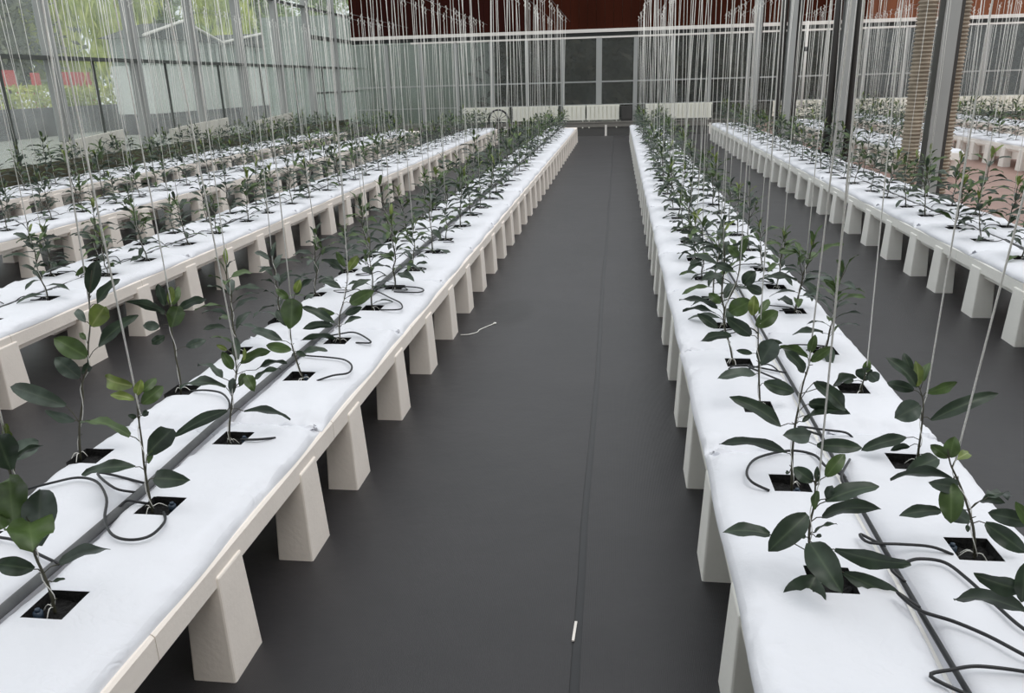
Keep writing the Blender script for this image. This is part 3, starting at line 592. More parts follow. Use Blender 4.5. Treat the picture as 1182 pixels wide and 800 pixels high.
# ------------------------------------------------------------------ grow slabs
HS = .054
def slab_mesh(name, L, W, holes, seed, res=.026, side=1):
    """holes: list of (x, y) in slab coordinates, x across from -W/2, y along from 0"""
    rr = random.Random(seed); off = Vector((rr.uniform(0, 50), rr.uniform(0, 50), 0))
    def lines(a, b_, cuts):
        cs = sorted(set([a, b_]+[c for c in cuts if a < c < b_])); out = [cs[0]]
        for i in range(len(cs)-1):
            n = max(1, round((cs[i+1]-cs[i])/res))
            out += [cs[i]+(cs[i+1]-cs[i])*(j+1)/n for j in range(n)]
        return out
    xs = lines(-W/2, W/2, [h[0]-HS for h in holes[:1]]+[h[0]+HS for h in holes[:1]])
    extra = [-W/2+.004, -W/2+.012, W/2-.012, W/2-.004]; xs = sorted(set([round(x, 4) for x in xs+extra]))
    ys = lines(0, L, [h[1]-HS for h in holes]+[h[1]+HS for h in holes]); ys = sorted(set([round(y, 4) for y in ys+[.008, .02, L-.008, L-.02]]))
    T = .052
    def hgt(x, y):
        u = abs(2*x/W); e = min(y, L-y)
        prof = max(0, 1-u**(5 if x*side > 0 else 7))**.5
        ef = .28+.72*min(1, max(0, e/.075))**.6 if e < .075 else 1
        p = Vector((x*3.2, y*2.6, 0))+off
        w = noise.noise(p)*.010+noise.noise(p*2.7)*.006+abs(noise.noise(Vector((x*6+y*2, y*9-x*3, 1))+off))*-.004
        cr = (noise.noise(Vector((x*22, y*12, 3))+off)+.6*noise.noise(Vector((x*50, y*34, 7))+off))*.010*(max(0, u-.5)*2.4*(.4+max(0, noise.noise(Vector((0, y*1.7, 9))+off)*2))+max(0, .16-e)*9)
        nearhole = min([max(abs(x-h[0]), abs(y-h[1])) for h in holes]+[9])
        if nearhole < .075: w *= .3
        return max(.0015, T*prof*ef+(w+cr)*min(1, prof*1.5))
    nx, ny = len(xs), len(ys)
    b = MB(); vs = []
    for y in ys:
        for x in xs:
            e = min(y, L-y); vs.append((x+(.004*math.sin(y*9+seed) if abs(x) > W*.4 else 0), y, hgt(x, y)))
    # outer skirt down to the tray
    fs = []
    for j in range(ny-1):
        for i in range(nx-1):
            mx_, my_ = (xs[i]+xs[i+1])/2, (ys[j]+ys[j+1])/2
            if any(abs(mx_-h[0]) < HS and abs(my_-h[1]) < HS for h in holes): continue
            fs.append((j*nx+i, j*nx+i+1, (j+1)*nx+i+1, (j+1)*nx+i))
    b.add(vs, fs)
    ring = [(xs[i], ys[0]) for i in range(nx)]+[(xs[-1], y) for y in ys[1:]]+[(x, ys[-1]) for x in xs[::-1][1:]]+[(xs[0], y) for y in ys[::-1][1:-1]]
    idx = [i for i in range(nx)]+[j*nx+nx-1 for j in range(1, ny)]+[(ny-1)*nx+i for i in range(nx-2, -1, -1)]+[j*nx for j in range(ny-2, 0, -1)]
    o = len(b.v); m = len(ring)
    for q in idx: b.v.append((b.v[q][0], b.v[q][1], 0.0))
    for i in range(m):
        b.f.append((idx[(i+1) % m], idx[i], o+i, o+(i+1) % m)); b.m.append(0)
    return b.mesh(name, [M['film']])
def hole_mesh():
    b = MB(); s = HS; rr = random.Random(2)
    z0 = .05
    b.add([(-s, -s, z0), (s, -s, z0), (s, s, z0), (-s, s, z0), (-s, -s, .012), (s, -s, .012), (s, s, .012), (-s, s, .012)],
          [(0, 1, 5, 4), (1, 2, 6, 5), (2, 3, 7, 6), (3, 0, 4, 7)])
    n = 9; vs = []
    for j in range(n):
        for i in range(n): vs.append((-s+2*s*i/(n-1), -s+2*s*j/(n-1), .02+rr.uniform(-.006, .008)))
    b.add(vs, [(j*n+i, j*n+i+1, (j+1)*n+i+1, (j+1)*n+i) for j in range(n-1) for i in range(n-1)])
    return b.mesh('planting_hole', [M['soil']], False)
HOLE = hole_mesh()
ZT = .379
# slab lists: (bench, row, hole offset from bench centre, [(start, end, [hole ys])...])
def auto(start, end, pitch=1.08, a=.3, c=.78):
    out = []; y = start
    while y+pitch <= end+.02:
        out.append((y, y+pitch-.006, [y+a, y+c])); y += pitch
    return out
ROWS = {
 ('A', 'R'): [(.9, 2.595, [1.475, 1.945, 2.42]), (2.6, 3.79, [3.04, 3.53]), (3.795, 4.84, [4.11, 4.58]), (4.845, 5.9, [5.05, 5.63]), (5.905, 6.98, [6.1, 6.7])]+auto(6.985, 21.98),
 ('A', 'L'): [(.95, 2.52, [1.2, 1.72, 2.25]), (2.525, 3.62, [2.86, 3.36]), (3.625, 4.7, [3.88, 4.39])]+auto(4.705, 21.98),
 ('C', 'L'): [(.9, 2.49, [1.25, 1.74, 2.23]), (2.495, 3.55, [2.82, 3.31]), (3.555, 4.62, [3.85, 4.36]), (4.625, 5.68, [4.84, 5.38])]+auto(5.685, 21.98),
 ('C', 'R'): [(.95, 2.66, [1.41, 1.905, 2.4]), (2.665, 3.8, [3.03, 3.49]), (3.805, 4.86, [4.12, 4.63]), (4.865, 5.95, [5.08, 5.69])]+auto(5.955, 21.98),
}
for key in ('B', 'D', 'B2', 'B3', 'E1', 'E2', 'F'):
    cx, y0, y1 = BENCH[key][:3]
    rr = random.Random(key)
    for rw in 'LR': ROWS[(key, rw)] = auto(y0+rr.uniform(.02, .5), y1-.02)
HOFF = {('A', 'R'): .125, ('A', 'L'): -.305, ('C', 'L'): -.175, ('C', 'R'): .215}
def hoff(key, rw): return HOFF.get((key, rw), -.2 if rw == 'L' else .2)
def inner(key, rw):   # name of the row as seen from the aisle
    left = key in ('A', 'B', 'B2', 'B3')
    return 'aisle-side row' if (rw == 'R') == left else 'far-side row'
STD = {}
def flap(seed):
    b = MB(); rr = random.Random(seed); n = 22; m = 5; vs = []
    for j in range(m):
        for i in range(n):
            x = -.165+.33*i/(n-1); vs.append((x+rr.uniform(-.004, .004), -.018+.045*j/(m-1)+rr.uniform(-.004, .004), .006+(.034 if j == 2 else .026 if j in (1, 3) else .012)*rr.uniform(.5, 1.)*(1.25 if abs(x) > .12 else .8)))
    b.add(vs, [(j*n+i, j*n+i+1, (j+1)*n+i+1, (j+1)*n+i) for j in range(m-1) for i in range(n-1)])
    # crumpled corner tufts
    for s_ in (-1, 1):
        c = Vector((s_*.16, 0, .022)); v = [c+Vector((rr.uniform(-.02, .02), rr.uniform(-.03, .03), rr.uniform(-.012, .016))) for _ in range(10)]
        b.add(v, [(0, 1, 2), (2, 3, 4), (4, 5, 6), (6, 7, 8), (8, 9, 0), (1, 4, 7), (0, 5, 9), (3, 6, 8)])
    return b.mesh('end_seal', [M['film']], False)
FLAPS = [flap(i) for i in range(4)]
slab_list = []; plant_spots = []
for (key, rw), lst in ROWS.items():
    cx, _, _, _, place, hw = BENCH[key]
    g0 = .008; W = hw-g0; xc = cx+(g0+W/2)*(1 if rw == 'R' else -1); hx = cx+hoff(key, rw)-xc
    vis = 0
    for q, (s, e, hs) in enumerate(lst):
        for hy in hs: plant_spots.append([key, rw, cx+hoff(key, rw), hy])
        if not (in_frame(xc, e, .43, 40) or in_frame(xc, s, .43, 40) or in_frame(xc, (s+e)/2, .43, 40)): continue
        vis += 1
        custom = abs((e-s)-1.074) > .002 or abs(hs[0]-s-.3) > .002
        if custom or s < 4.5:
            me = slab_mesh('grow_slab', e-s, W, [(hx, h-s) for h in hs], len(slab_list)+1, .0125 if s < 3.7 else .022, 1 if rw == 'R' else -1)
        else:
            kk = (key if key in ('A', 'C') else 'x', rw, (q*7+len(key)) % 3)
            if kk not in STD: STD[kk] = slab_mesh('grow_slab', 1.074, W, [(hx, .3), (hx, .78)], 100+len(STD), .03, 1 if rw == 'R' else -1)
            me = STD[kk]
        d = project(xc, (s+e)/2, .43); dist = d[2] if d else .5
        slab_list.append((dist, me, xc, s, hs, key, rw, vis, place, hx, W, e))
slab_list.sort(key=lambda t: t[0])
restslabs = MB()
for i, (dist, me, xc, s, hs, key, rw, nth, place, hx, W, e) in enumerate(slab_list):
    if i < 296:
        o = link('grow_bag', me, None, (xc, s, ZT))
        sl = 'white film-wrapped grow bag, %s from the front, %s, %s' % (ordn(nth), inner(key, rw), place)
        if key == 'A' and rw == 'R' and nth == 1: sl = 'long white grow bag nearest the camera beside the aisle, left of it'
        tag(o, sl, 'grow bag', 'white grow bags on the benches')
        if dist < 9:
            fl = FLAPS[i % 4]; link('end_seal', fl, o, (0, e-s-.012, 0))
        if dist < 14:
            for h in hs: link('planting_hole', HOLE, o, (hx, h-s, 0))['label'] = 'black square opening with dark substrate'
    else:
        restslabs.box(xc-W/2, xc+W/2, s, e, ZT, ZT+.045)
if restslabs.v:
    o = link('grow_bag', restslabs.mesh('far_bags', [M['film']], False)); tag(o, 'remaining white grow bags at the far ends of the benches', 'grow bag', 'white grow bags on the benches', 'stuff')

# ------------------------------------------------------------------ irrigation
def arc_tube(i):
    rr = random.Random(i); s = 1
    pts = [(0, 0, 0), (.05, rr.uniform(-.02, .02), .03), (.10+rr.uniform(0, .06), rr.uniform(.02, .06), .022), (.16+rr.uniform(0, .08), rr.uniform(.02, .05), .018), (.18+rr.uniform(0, .04), -.01, .018), (.12, -.03, .018)]
    b = MB(); b.tube(sm(pts, 4), .0032, 5); return b.mesh('drip_tube', [M['tube']])
ARC = [arc_tube(i) for i in range(5)]
PIPES = {}
for key, (cx, y0, y1, fm, place, hw) in BENCH.items():
    b = MB(); rr = random.Random(key+'p'); pts = []; y = y0+.05
    while y < y1: pts.append((rr.uniform(-.006, .006), y-y0, ZT+(.044 if key == 'A' else .044 if key == 'C' else .03)+rr.uniform(-.003, .003))); y += .45
    b.tube(sm(pts, 3), .014 if key == 'A' else .0065 if key == 'C' else .0085, 8)
    o = link('irrigation_pipe', b.mesh('irrigation_pipe', [M['tube' if key == 'C' else 'pipe']]), None, (cx, y0, 0))
    tag(o, 'grey irrigation pipe between the bag rows of the %s' % place, 'pipe', 'irrigation pipes along the benches'); PIPES[key] = (o, cx, y0)
    if key in ('C', 'D'):   # folded film edge lying in the gap
        pass
for key, pts in TUBES:
    o, cx, y0 = PIPES[key]
    pts = list(pts)
    if abs(pts[0][0]-cx) < .2: pts[0] = (pts[0][0], pts[0][1], .442); pts.insert(0, (cx, pts[0][1]-.03, .425))
    pp = [(x-cx, y-y0, z+.002) for x, y, z in pts]
    b = MB(); b.tube(sm(pp, 5), .0042, 6); link('drip_tube', b.mesh('drip_tube', [M['tube']]), o)
hero_h = [(h[1][0], h[1][1]) for h in HEROES]
cnt = {}
rr = random.Random(77)
for key, rw, x, y in plant_spots:
    if y > 12 or not in_frame(x, y, .43, 20): continue
    if key == 'A' and y < 4.3 or key == 'C' and y < 3.3: continue
    if cnt.get(key, 0) > 70: continue
    o, cx, y0 = PIPES[key]; cnt[key] = cnt.get(key, 0)+1
    link('drip_tube', rr.choice(ARC), o, (.02 if rw == 'R' else -.02, y-y0+rr.uniform(-.1, .05), ZT+.04), (0 if rw == 'R' else PI)+rr.uniform(-.3, .3))
b = MB(); b.tube([(0, 0, 0), (0, 0, .022)], .011, 10); b.tube([(0, 0, .022), (0, 0, .03)], .006, 8); DR = b.mesh('dripper', [M['dripper']])
for key, x, y in (('A', -1.365, 1.455), ('A', -1.31, 1.97), ('C', .545, 2.2), ('C', .88, 1.93), ('A', -1.31, 3.06), ('A', -1.30, 2.44)):
    o, cx, y0 = PIPES[key]; link('dripper', DR, o, (x-cx, y-y0, ZT+.02))

# ------------------------------------------------------------------ plants
def leaf(b, B, T, S, tone, seg=8, rnd=random, droop=None):
    B = Vector(B); T = Vector(T); S = Vector(S); ax = T-B; L = ax.length
    if L < 1e-4: return
    W = S.length; S = S.normalized(); N = ax.normalized().cross(S)
    if N.z < 0: N = -N
    if droop is None: droop = .10*L
    wv = rnd.uniform(0, 6); wa = rnd.uniform(.06, .15)*W; tw = rnd.uniform(-.25, .25)
    vs = []; ribs = []
    for i in range(seg+1):
        t = i/seg
        c = B+ax*t+N*(droop*math.sin(PI*t))-Vector((0, 0, 1))*(droop*.3*t*t)
        w = W*.5*(math.sin(PI*min(1, .04+.93*t**.9))**.72) if t < .999 else .001
        s = (S+N*tw*t).normalized()
        for k_, u in enumerate((-1, -.5, 0, .5, 1)):
            lift = abs(u)*w*.32+wa*math.sin(wv+t*11+u*1.5)*abs(u)
            vs.append(c+s*(u*w)+N*lift); ribs.append(1.0 if u == 0 else .0)
    fs = []
    for i in range(seg):
        for k_ in range(4): fs.append((i*5+k_, i*5+k_+1, (i+1)*5+k_+1, (i+1)*5+k_))
    o = b.add(vs, fs, tone)
    for i, r_ in enumerate(ribs):
        if r_: b.rib[o+i] = 1.0
def leaf_lo(b, B, T, S, tone, rnd):
    B = Vector(B); T = Vector(T); S = Vector(S)*.5; ax = T-B; N = ax.cross(S).normalized()
    if N.z < 0: N = -N
    mid = B+ax*.35+N*ax.length*.08; mid2 = B+ax*.72+N*ax.length*.08
    n2 = N*S.length*.3
    b.add([B, mid+S*.95+n2, mid, mid-S*.95+n2, mid2+S*.85+n2, mid2, mid2-S*.85+n2, T],
          [(0, 1, 2), (0, 2, 3), (2, 1, 4, 5), (3, 2, 5, 6), (5, 4, 7), (6, 5, 7)], tone)
TI = {'D': 0, 'M': 1, 'L': 2, 'G': 3}
LM = [M['leafD'], M['leafM'], M['leafL'], M['leafG'], M['stem']]
def hero_mesh(stem, leaves, seed):
    rr = random.Random(seed)
    b = MB(); P = sm(stem, 3); n = len(P)
    b.tube(P, [.0042-.0026*i/(n-1) for i in range(n)], 6)
    for i in range(4, n-2, 5):   # little leaf-scar nubs
        q = Vector((rr.uniform(-1, 1), rr.uniform(-1, 1), .4)).normalized(); b.tube([P[i], P[i]+q*.012], [.0018, .001], 4)
    st = b.mesh('stem', [M['stem']])
    f = MB()
    for a, bb, t, s, tone in leaves:
        A = Vector(a); A = min(P, key=lambda p: (p-A).length)
        Bv = Vector(bb)
        mid = (A+Bv)/2+Vector((0, 0, .006))
        f.tube([A, mid, Bv], .0014, 4, 4, False)
        leaf(f, bb, t, s, TI[tone], 9, rr, (.10 if (Vector(t)-Bv).length > .05 else .04)*(Vector(t)-Bv).length)
    return st, f.mesh('foliage', LM, True, True), P
def rand_plant(seed, hi=True):
    rr = random.Random(seed); h = rr.uniform(.28, .44)
    n = 7; lean = (rr.uniform(-.05, .05), rr.uniform(-.05, .05))
    stem = [(0, 0, -.02)]
    for i in range(1, n+1):
        t = i/n; stem.append((lean[0]*t+rr.uniform(-.008, .008), lean[1]*t+rr.uniform(-.008, .008), h*t))
    P = sm(stem, 3); m = len(P)
    b = MB(); b.tube(P, [.0042-.0024*i/(m-1) for i in range(m)], 6 if hi else 4)
    if rr.random() < .5:   # side shoot
        q = P[int(m*.5)]; a = rr.uniform(0, 2*PI)
        sh = [q, q+Vector((math.cos(a)*.03, math.sin(a)*.03, .05)), q+Vector((math.cos(a)*.045, math.sin(a)*.045, .11))]
        b.tube(sh, .0016, 4)
    else: sh = None
    st = b.mesh('stem', [M['stem']])
    f = MB(); nl = rr.randint(18, 26) if hi else rr.randint(24, 32); a = rr.uniform(0, 6)
    for i in range(nl):
        t = .14+.86*(i/(nl-1))**.9; q = P[min(m-1, int(t*(m-1)))]
        a += 2.4+rr.uniform(-.4, .4)
        top = t > .88
        el = rr.uniform(.7, 1.2) if top else rr.uniform(-.35, .45)+.35*t
        d = Vector((math.cos(a)*math.cos(el), math.sin(a)*math.cos(el), math.sin(el)))
        L = rr.uniform(.055, .08) if top else rr.uniform(.085, .14)
        pet = .006 if top else rr.uniform(.012, .03)
        B = q+d*pet+Vector((0, 0, .004)); T = B+d*L-Vector((0, 0, 0 if top else rr.uniform(0, .03)))
        side = d.cross(Vector((0, 0, 1))).normalized(); side = (side+Vector((0, 0, rr.uniform(-.5, .5)))).normalized()
        W = L*rr.uniform(.25, .35)
        tone = 2 if (top and rr.random() < .5) else (1 if rr.random() < (.5 if t > .7 else .22) else (3 if rr.random() < .25 else 0))
        if hi:
            f.tube([q, B], .0013, 3, 4, False); leaf(f, B, T, side*W, tone, 6, rr)
        else:
            leaf_lo(f, B, T, side*W, tone, rr)
    if sh:
        for k_ in range(4):
            a += 1.7; d = Vector((math.cos(a), math.sin(a), .7)).normalized()
            B = sh[-1]-Vector((0, 0, .02*k_)); T = B+d*rr.uniform(.05, .08)
            side = d.cross(Vector((0, 0, 1))).normalized()*.022
            (leaf(f, B, T, side, 1, 5, rr) if hi else leaf_lo(f, B, T, side, 1, rr))
    return st, f.mesh('foliage', LM, True, True), P
def string_mesh(P, seed, top=3.0-ZT, r=.0023, slant=None, rw=.0012):
    """twine from the overhead wire down to the plant top, wound round the stem, knotted at its foot"""
    rr = random.Random(seed); P = [Vector(p) for p in P]
    tip = P[int(len(P)*.8)]
    s = slant if slant is not None else (rr.uniform(-.07, .07), rr.uniform(-.07, .07))
    pts = [Vector((tip.x+s[0], tip.y+s[1], top)), Vector((tip.x+s[0]*.5, tip.y+s[1]*.5, (top+tip.z)/2)), tip+Vector((.006, 0, .02))]
    b = MB(); b.tube(pts, r, 4); pts = pts[-1:]
    k = int(len(P)*.8); a = 0
    while k > 1:
        a += .8; pts.append(P[k]+Vector((math.cos(a)*.0065, math.sin(a)*.0065, 0))); k -= 1
    b.tube(pts, rw, 4)
    # spare twine coiled at the wire
    c = [(tip.x+s[0]+.02*math.cos(t*.9), tip.y+s[1]+.02*math.sin(t*.9), top+.0-.012*t) for t in range(12)]
    b.tube(c, r, 4)
    base = P[1]
    for j in range(3):
        a = rr.uniform(0, 6); L = rr.uniform(.02, .05)
        q = [base+Vector((0, 0, .012)), base+Vector((math.cos(a)*L*.5, math.sin(a)*L*.5, .018)), base+Vector((math.cos(a)*L, math.sin(a)*L, -.002))]
        b.tube(sm(q, 3), .0014, 4)
    return b.mesh('support_string', [M['twine']])
GZ = .42-ZT   # plants stand on the bag tops
DESC = {
 'AR0': 'leafy young plant at the lower left corner with broad drooping grey-green leaves',
 'AR1': 'young plant with sparse leaves on a bare stem, second from front beside aisle, left',
 'AR2': 'slender young plant with narrow drooping leaves, third from front beside aisle, left',
 'AR3': 'young plant carrying one large upright oval leaf, fourth from front beside aisle, left',
 'AR4': 'young plant with thin side leaves and one round green leaf, fifth beside aisle, left',
 'AL1': 'tall thin young plant with sparse twisted leaves, front left, outer row of left bench',
 'AL2': 'thin plant with a leaf tuft on a bare stem behind the front left tall plant',
 'CL0': 'bushy young plant with big dark leaf hanging over its hole, front right bench, nearest',
 'CL1': 'tall dark-stemmed plant with arching long leaves, second from front in right bench aisle row',
 'CL2': 'upright plant with shiny green crown leaf, third from front in right bench aisle row',
 'CL3': 'leaning plant with wide-spread thin leaves, fourth from front in right bench aisle row',
 'CR0': 'plant at the right picture edge with only its leaf tips showing',
 'CR1': 'plant with one hanging green leaf above a wide-open hole, right bench outer row',
 'CR2': 'plant with light green top and a long leaf over the right aisle, outer row',
 'CR3': 'short plant with crumpled leaves behind the light-topped one, right bench outer row'}
PG = 'young plants in the grow bags'; SG = 'white strings hanging down to the plants'
done = []
for i, (nm, (bx, by), stem, leaves) in enumerate(HEROES):
    st, fo, P = hero_mesh(stem, leaves, i)
    r = bpy.data.objects.new('young_plant', None); C.objects.link(r); r.location = (bx, by, .42); tag(r, DESC[nm], 'plant', PG)
    link('stem', st, r); link('foliage', fo, r)
    sl = {'CR1': (.2, .02), 'CR2': (.05, .0), 'AR1': (-.03, 0), 'CL1': (.05, 0), 'AR2': (-.10, 0)}.get(nm)
    o = link('support_string', string_mesh(P, i, 3.0-.42, .0026, sl), None, (bx, by, .42))
    tag(o, 'white twine running up from the '+{'AR0': 'lower left corner plant', 'AR1': 'sparse second plant beside the aisle on the left', 'AR2': 'narrow-leaved third plant beside the aisle, left',
        'AR3': 'plant with the large upright oval leaf, left', 'AR4': 'plant with one round green leaf, left', 'AL1': 'tall thin front left plant', 'AL2': 'leaf-tufted plant behind the tall thin one, left',
        'CL0': 'bushy nearest plant on the right bench', 'CL1': 'tall dark-stemmed plant on the right bench', 'CL2': 'upright plant with shiny crown leaf, right', 'CL3': 'leaning fourth plant on the right bench',
        'CR0': 'plant cut by the right edge', 'CR1': 'plant with the hanging green leaf, right', 'CR2': 'light-topped plant over the right aisle', 'CR3': 'short crumpled-leaved plant, right'}[nm], 'string', SG)
    done.append((bx, by))
HI = []
for i in range(16):
    st, fo, P = rand_plant(200+i, True); HI.append((st, fo, string_mesh(P, i)))
LO = []
for i in range(10):
    st, fo, P = rand_plant(400+i, False); LO.append((st, fo, string_mesh(P, 50+i, r=.0031, rw=.0015)))
spots = []; order = {}; skip = {('C', 'L', 1.25), ('A', 'L', 1.2)}
for key, rw, x, y in sorted(plant_spots, key=lambda t: t[3]):
    if (key, rw, y) in skip: continue
    if not (in_frame(x, y, .45, 5) or in_frame(x, y, .75, 0)): continue
    order[(key, rw)] = order.get((key, rw), 0)+1
    if any(abs(x-a)+abs(y-c) < .12 for a, c in done): continue
    spots.append((project(x, y, .5)[2], key, rw, x, y, order[(key, rw)]))
# plants in the old trough along the left wall
spots.sort(key=lambda t: t[0])
rest = MB(); rests = MB(); rr = random.Random(9)
LIM = 300-len(HEROES)
for i, (d, key, rw, x, y, nth) in enumerate(spots):
    a = rr.uniform(0, 2*PI); s = rr.uniform(.95, 1.3)*(1.12 if key in ('D', 'E1', 'E2') or d > 8 else 1)
    st, fo, sg = rr.choice(HI if d < 9 else LO)
    if i < LIM:
        where = '%s, %s' % (inner(key, rw), BENCH[key][4])
        r = bpy.data.objects.new('young_plant', None); C.objects.link(r); r.location = (x, y, .42); r.rotation_euler = (0, 0, a); r.scale = (s, s, s)
        tag(r, 'leafy young plant, %s from front, %s' % (ordn(nth), where), 'plant', PG)
        link('stem', st, r); link('foliage', fo, r)
        o = link('support_string', sg, None, (x, y, .42), a)
        tag(o, 'white string above %s plant from front, %s' % (ordn(nth), where), 'string', SG)
    else:
        ca, sa = math.cos(a), math.sin(a)
        for me, tgt, mi, sc_ in ((st, rest, 4, s), (fo, rest, None, s), (sg, rests, 0, 1)):
            o = len(tgt.v)
            for v in me.vertices:
                c = v.co*sc_; tgt.v.append((x+c.x*ca-c.y*sa, y+c.x*sa+c.y*ca, .42+c.z))
            for p in me.polygons:
                tgt.f.append(tuple(k_+o for k_ in p.vertices)); tgt.m.append(p.material_index if mi is None else mi)
print('PLANTS', len(spots)+len(HEROES), 'slabs', len(slab_list))
if rest.v:
    tag(link('young_plant', rest.mesh('far_plants', LM)), 'dense far plants at the back ends of the benches', 'plant', PG, 'stuff')
    tag(link('support_string', rests.mesh('far_strings', [M['twine']])), 'haze of fine white strings over the far plants', 'string', SG, 'stuff')
# overhead wires the strings hang from
for key, (cx, y0, y1, fm, place, hw) in BENCH.items():
    for s_, nm in ((-1, 'left'), (1, 'right')):
        if key == 'F': continue
        b = MB(); b.tube([(0, 0, 0), (0, (y1-y0)/2, .0), (0, y1-y0, 0)], .0025, 5)
        o = link('support_wire', b.mesh('wire', [M['post']]), None, (cx+.2*s_, y0, 3.0))
        tag(o, 'thin overhead wire over the %s row of the %s' % (nm, place), 'wire', 'overhead wires')

# ------------------------------------------------------------------ columns, ducts, pipes
def column(x, y, label, flank):
    r = bpy.data.objects.new('steel_column', None); C.objects.link(r); r.location = (x, y, 0); tag(r, label, 'column', 'steel columns right of the aisle')
    b = MB(); w = .085; t = .012
    b.box(-w, w, -.1, -.1+t, 0, 5.5); b.box(-w, w, .1-t, .1, 0, 5.5); b.box(-t/2, t/2, -.1+t, .1-t, 0, 5.5)
    bevel(link('web_post', b.mesh('web_post', [M['post']], False), r), .003, 1)
    b = MB(); b.box(-.14, .14, -.14, .14, 0, .02); link('base_plate', b.mesh('base_plate', [M['post']], False), r)
    if flank:
        for s_ in (-1, 1):
            b = MB(); b.tube([(s_*.17, .05, 0), (s_*.17, .05, 5.5)], .062, 12); link('side_pipe', b.mesh('side_pipe', [M['postdark']]), r)['label'] = 'dark downpipe beside the post'
    else:
        b = MB(); b.box(.088, .13, -.08, .12, 0, 5.5); link('side_channel', b.mesh('side_channel', [M['postdark']], False), r)['label'] = 'dark channel on the right side'
column(3.76, 10.45, 'grey steel column standing between two ribbed ducts at right', False)
column(3.85, 15.15, 'second grey steel column with dark pipes, left of the ribbed ducts', True)
column(3.85, 19.9, 'third grey steel column with dark pipes, nearer the aisle', True)
column(3.85, 24.7, 'pale furthest steel column near the back wall', False)
def duct(x, y, r0, label):
    b = MB(); z = .02; pts = []; rs = []
    k_ = 0
    while z < 5.4:
        pts.append((0, 0, z)); rs.append(r0 if k_ % 2 else r0*.78); z += .022; k_ += 1
    b.tube(pts, rs, 20)
    tag(link('ribbed_duct', b.mesh('ribbed_duct', [M['duct']], False), None, (x, y, 0)), label, 'duct', 'ribbed ducts')
duct(3.50, 10.4, .115, 'tan ribbed fabric duct left of the nearest steel column')
duct(4.03, 10.8, .1, 'tan ribbed fabric duct right of the nearest steel column')
b = MB(); b.tube([(0, 0, 0), (0, 0, 1.6)], .026, 10); b.tube([(0, 0, 1.05), (0, 0, 1.13)], .036, 10, 1)
b.tube([(0, 0, 1.6), (0, 0, 3.2)], .004, 5, 1)
tag(link('hanging_tube', b.mesh('tube', [M['white'], M['tube']]), None, (3.62, 17.2, .95)), 'white vertical tube with black clamp hanging between the second and third columns', 'tube')

# radiators under the back glass
def radiator(x0, x1, label):
    b = MB(); n = max(2, int((x1-x0)/.14)); y = BY-.3
    for i in range(n):
        a = x0+(x1-x0)*i/n; c = x0+(x1-x0)*(i+1)/n
        b.box(a+.015, c-.015, y-.05, y, .2, .7)
    b.box(x0, x1, y-.035, y+.02, .2, .26); b.box(x0, x1, y-.035, y+.02, .65, .71); b.box(x0+.01, x1-.01, y-.012, y+.02, .26, .65)
    for xx in (x0+.1, x1-.1): b.box(xx-.02, xx+.02, y-.03, y+.02, -.08, .2)
    tag(link('radiator', b.mesh('radiator', [M['radiator']], False)), label, 'radiator', 'ribbed radiators under the back glass')
radiator(-5.6, -3.9, 'white ribbed radiator furthest left under the back glass')
radiator(-3.77, -2.12, 'white ribbed radiator behind the coiled hose')
radiator(-1.95, -1.15, 'white ribbed radiator above far end of left bench')
radiator(-1.12, .05, 'white ribbed radiator at the end of the aisle')
radiator(.95, 3.25, 'cream radiator behind the first right bench')
radiator(5.3, 6.9, 'cream radiator behind the third steel column')
radiator(8.0, 10.0, 'cream radiator left of the ribbed ducts, at the back')
radiator(10.3, 13.8, 'cream radiator furthest right along the back')
b = MB(); b.box(-.2, .2, -.1, .1, 0, .74); b.box(-.17, .17, -.12, -.1, .3, .7)
tag(link('control_box', b.mesh('control_box', [M['postdark']], False), None, (.3, BY-.35, -.08)), 'dark box beside the aisle-end radiator', 'box')
# gutter crossing behind the bench ends
r = bpy.data.objects.new('cross_gutter', None); C.objects.link(r); r.location = (-.35, 24.6, 0); tag(r, 'grey gutter crossing at the end of the aisle', 'gutter')
b = MB(); b.box(-3.6, 3.6, -.1, .1, .25, .38); b.box(-3.6, 3.6, -.12, -.1, .36, .4); link('channel', b.mesh('channel', [M['ledge']], False), r)
for xx in (-3, -.0, 3):
    b = MB(); b.box(xx-.03, xx+.03, -.13, -.1, -.2, .3); link('leg', b.mesh('gleg', [M['white']], False), r)
# hose coil
b = MB()
for i in range(5):
    b.tube([(.33*math.cos(t*PI/12), .03*i, .36+.33*math.sin(t*PI/12)) for t in range(25)], .024, 6)
for i in range(6):
    a = i*PI/6; b.box(-.01, .01, .05, .07, .35, .37)
    b.tube([(-.3*math.cos(a), .06, .36-.3*math.sin(a)), (.3*math.cos(a), .06, .36+.3*math.sin(a))], .01, 5)
b.box(-.25, .25, -.02, .14, -.08, .03)
tag(link('hose_coil', b.mesh('hose_coil', [M['tube']]), None, (-4.0, 27.6, 0)), 'dark round hose coil in front of the back left radiators', 'hose')

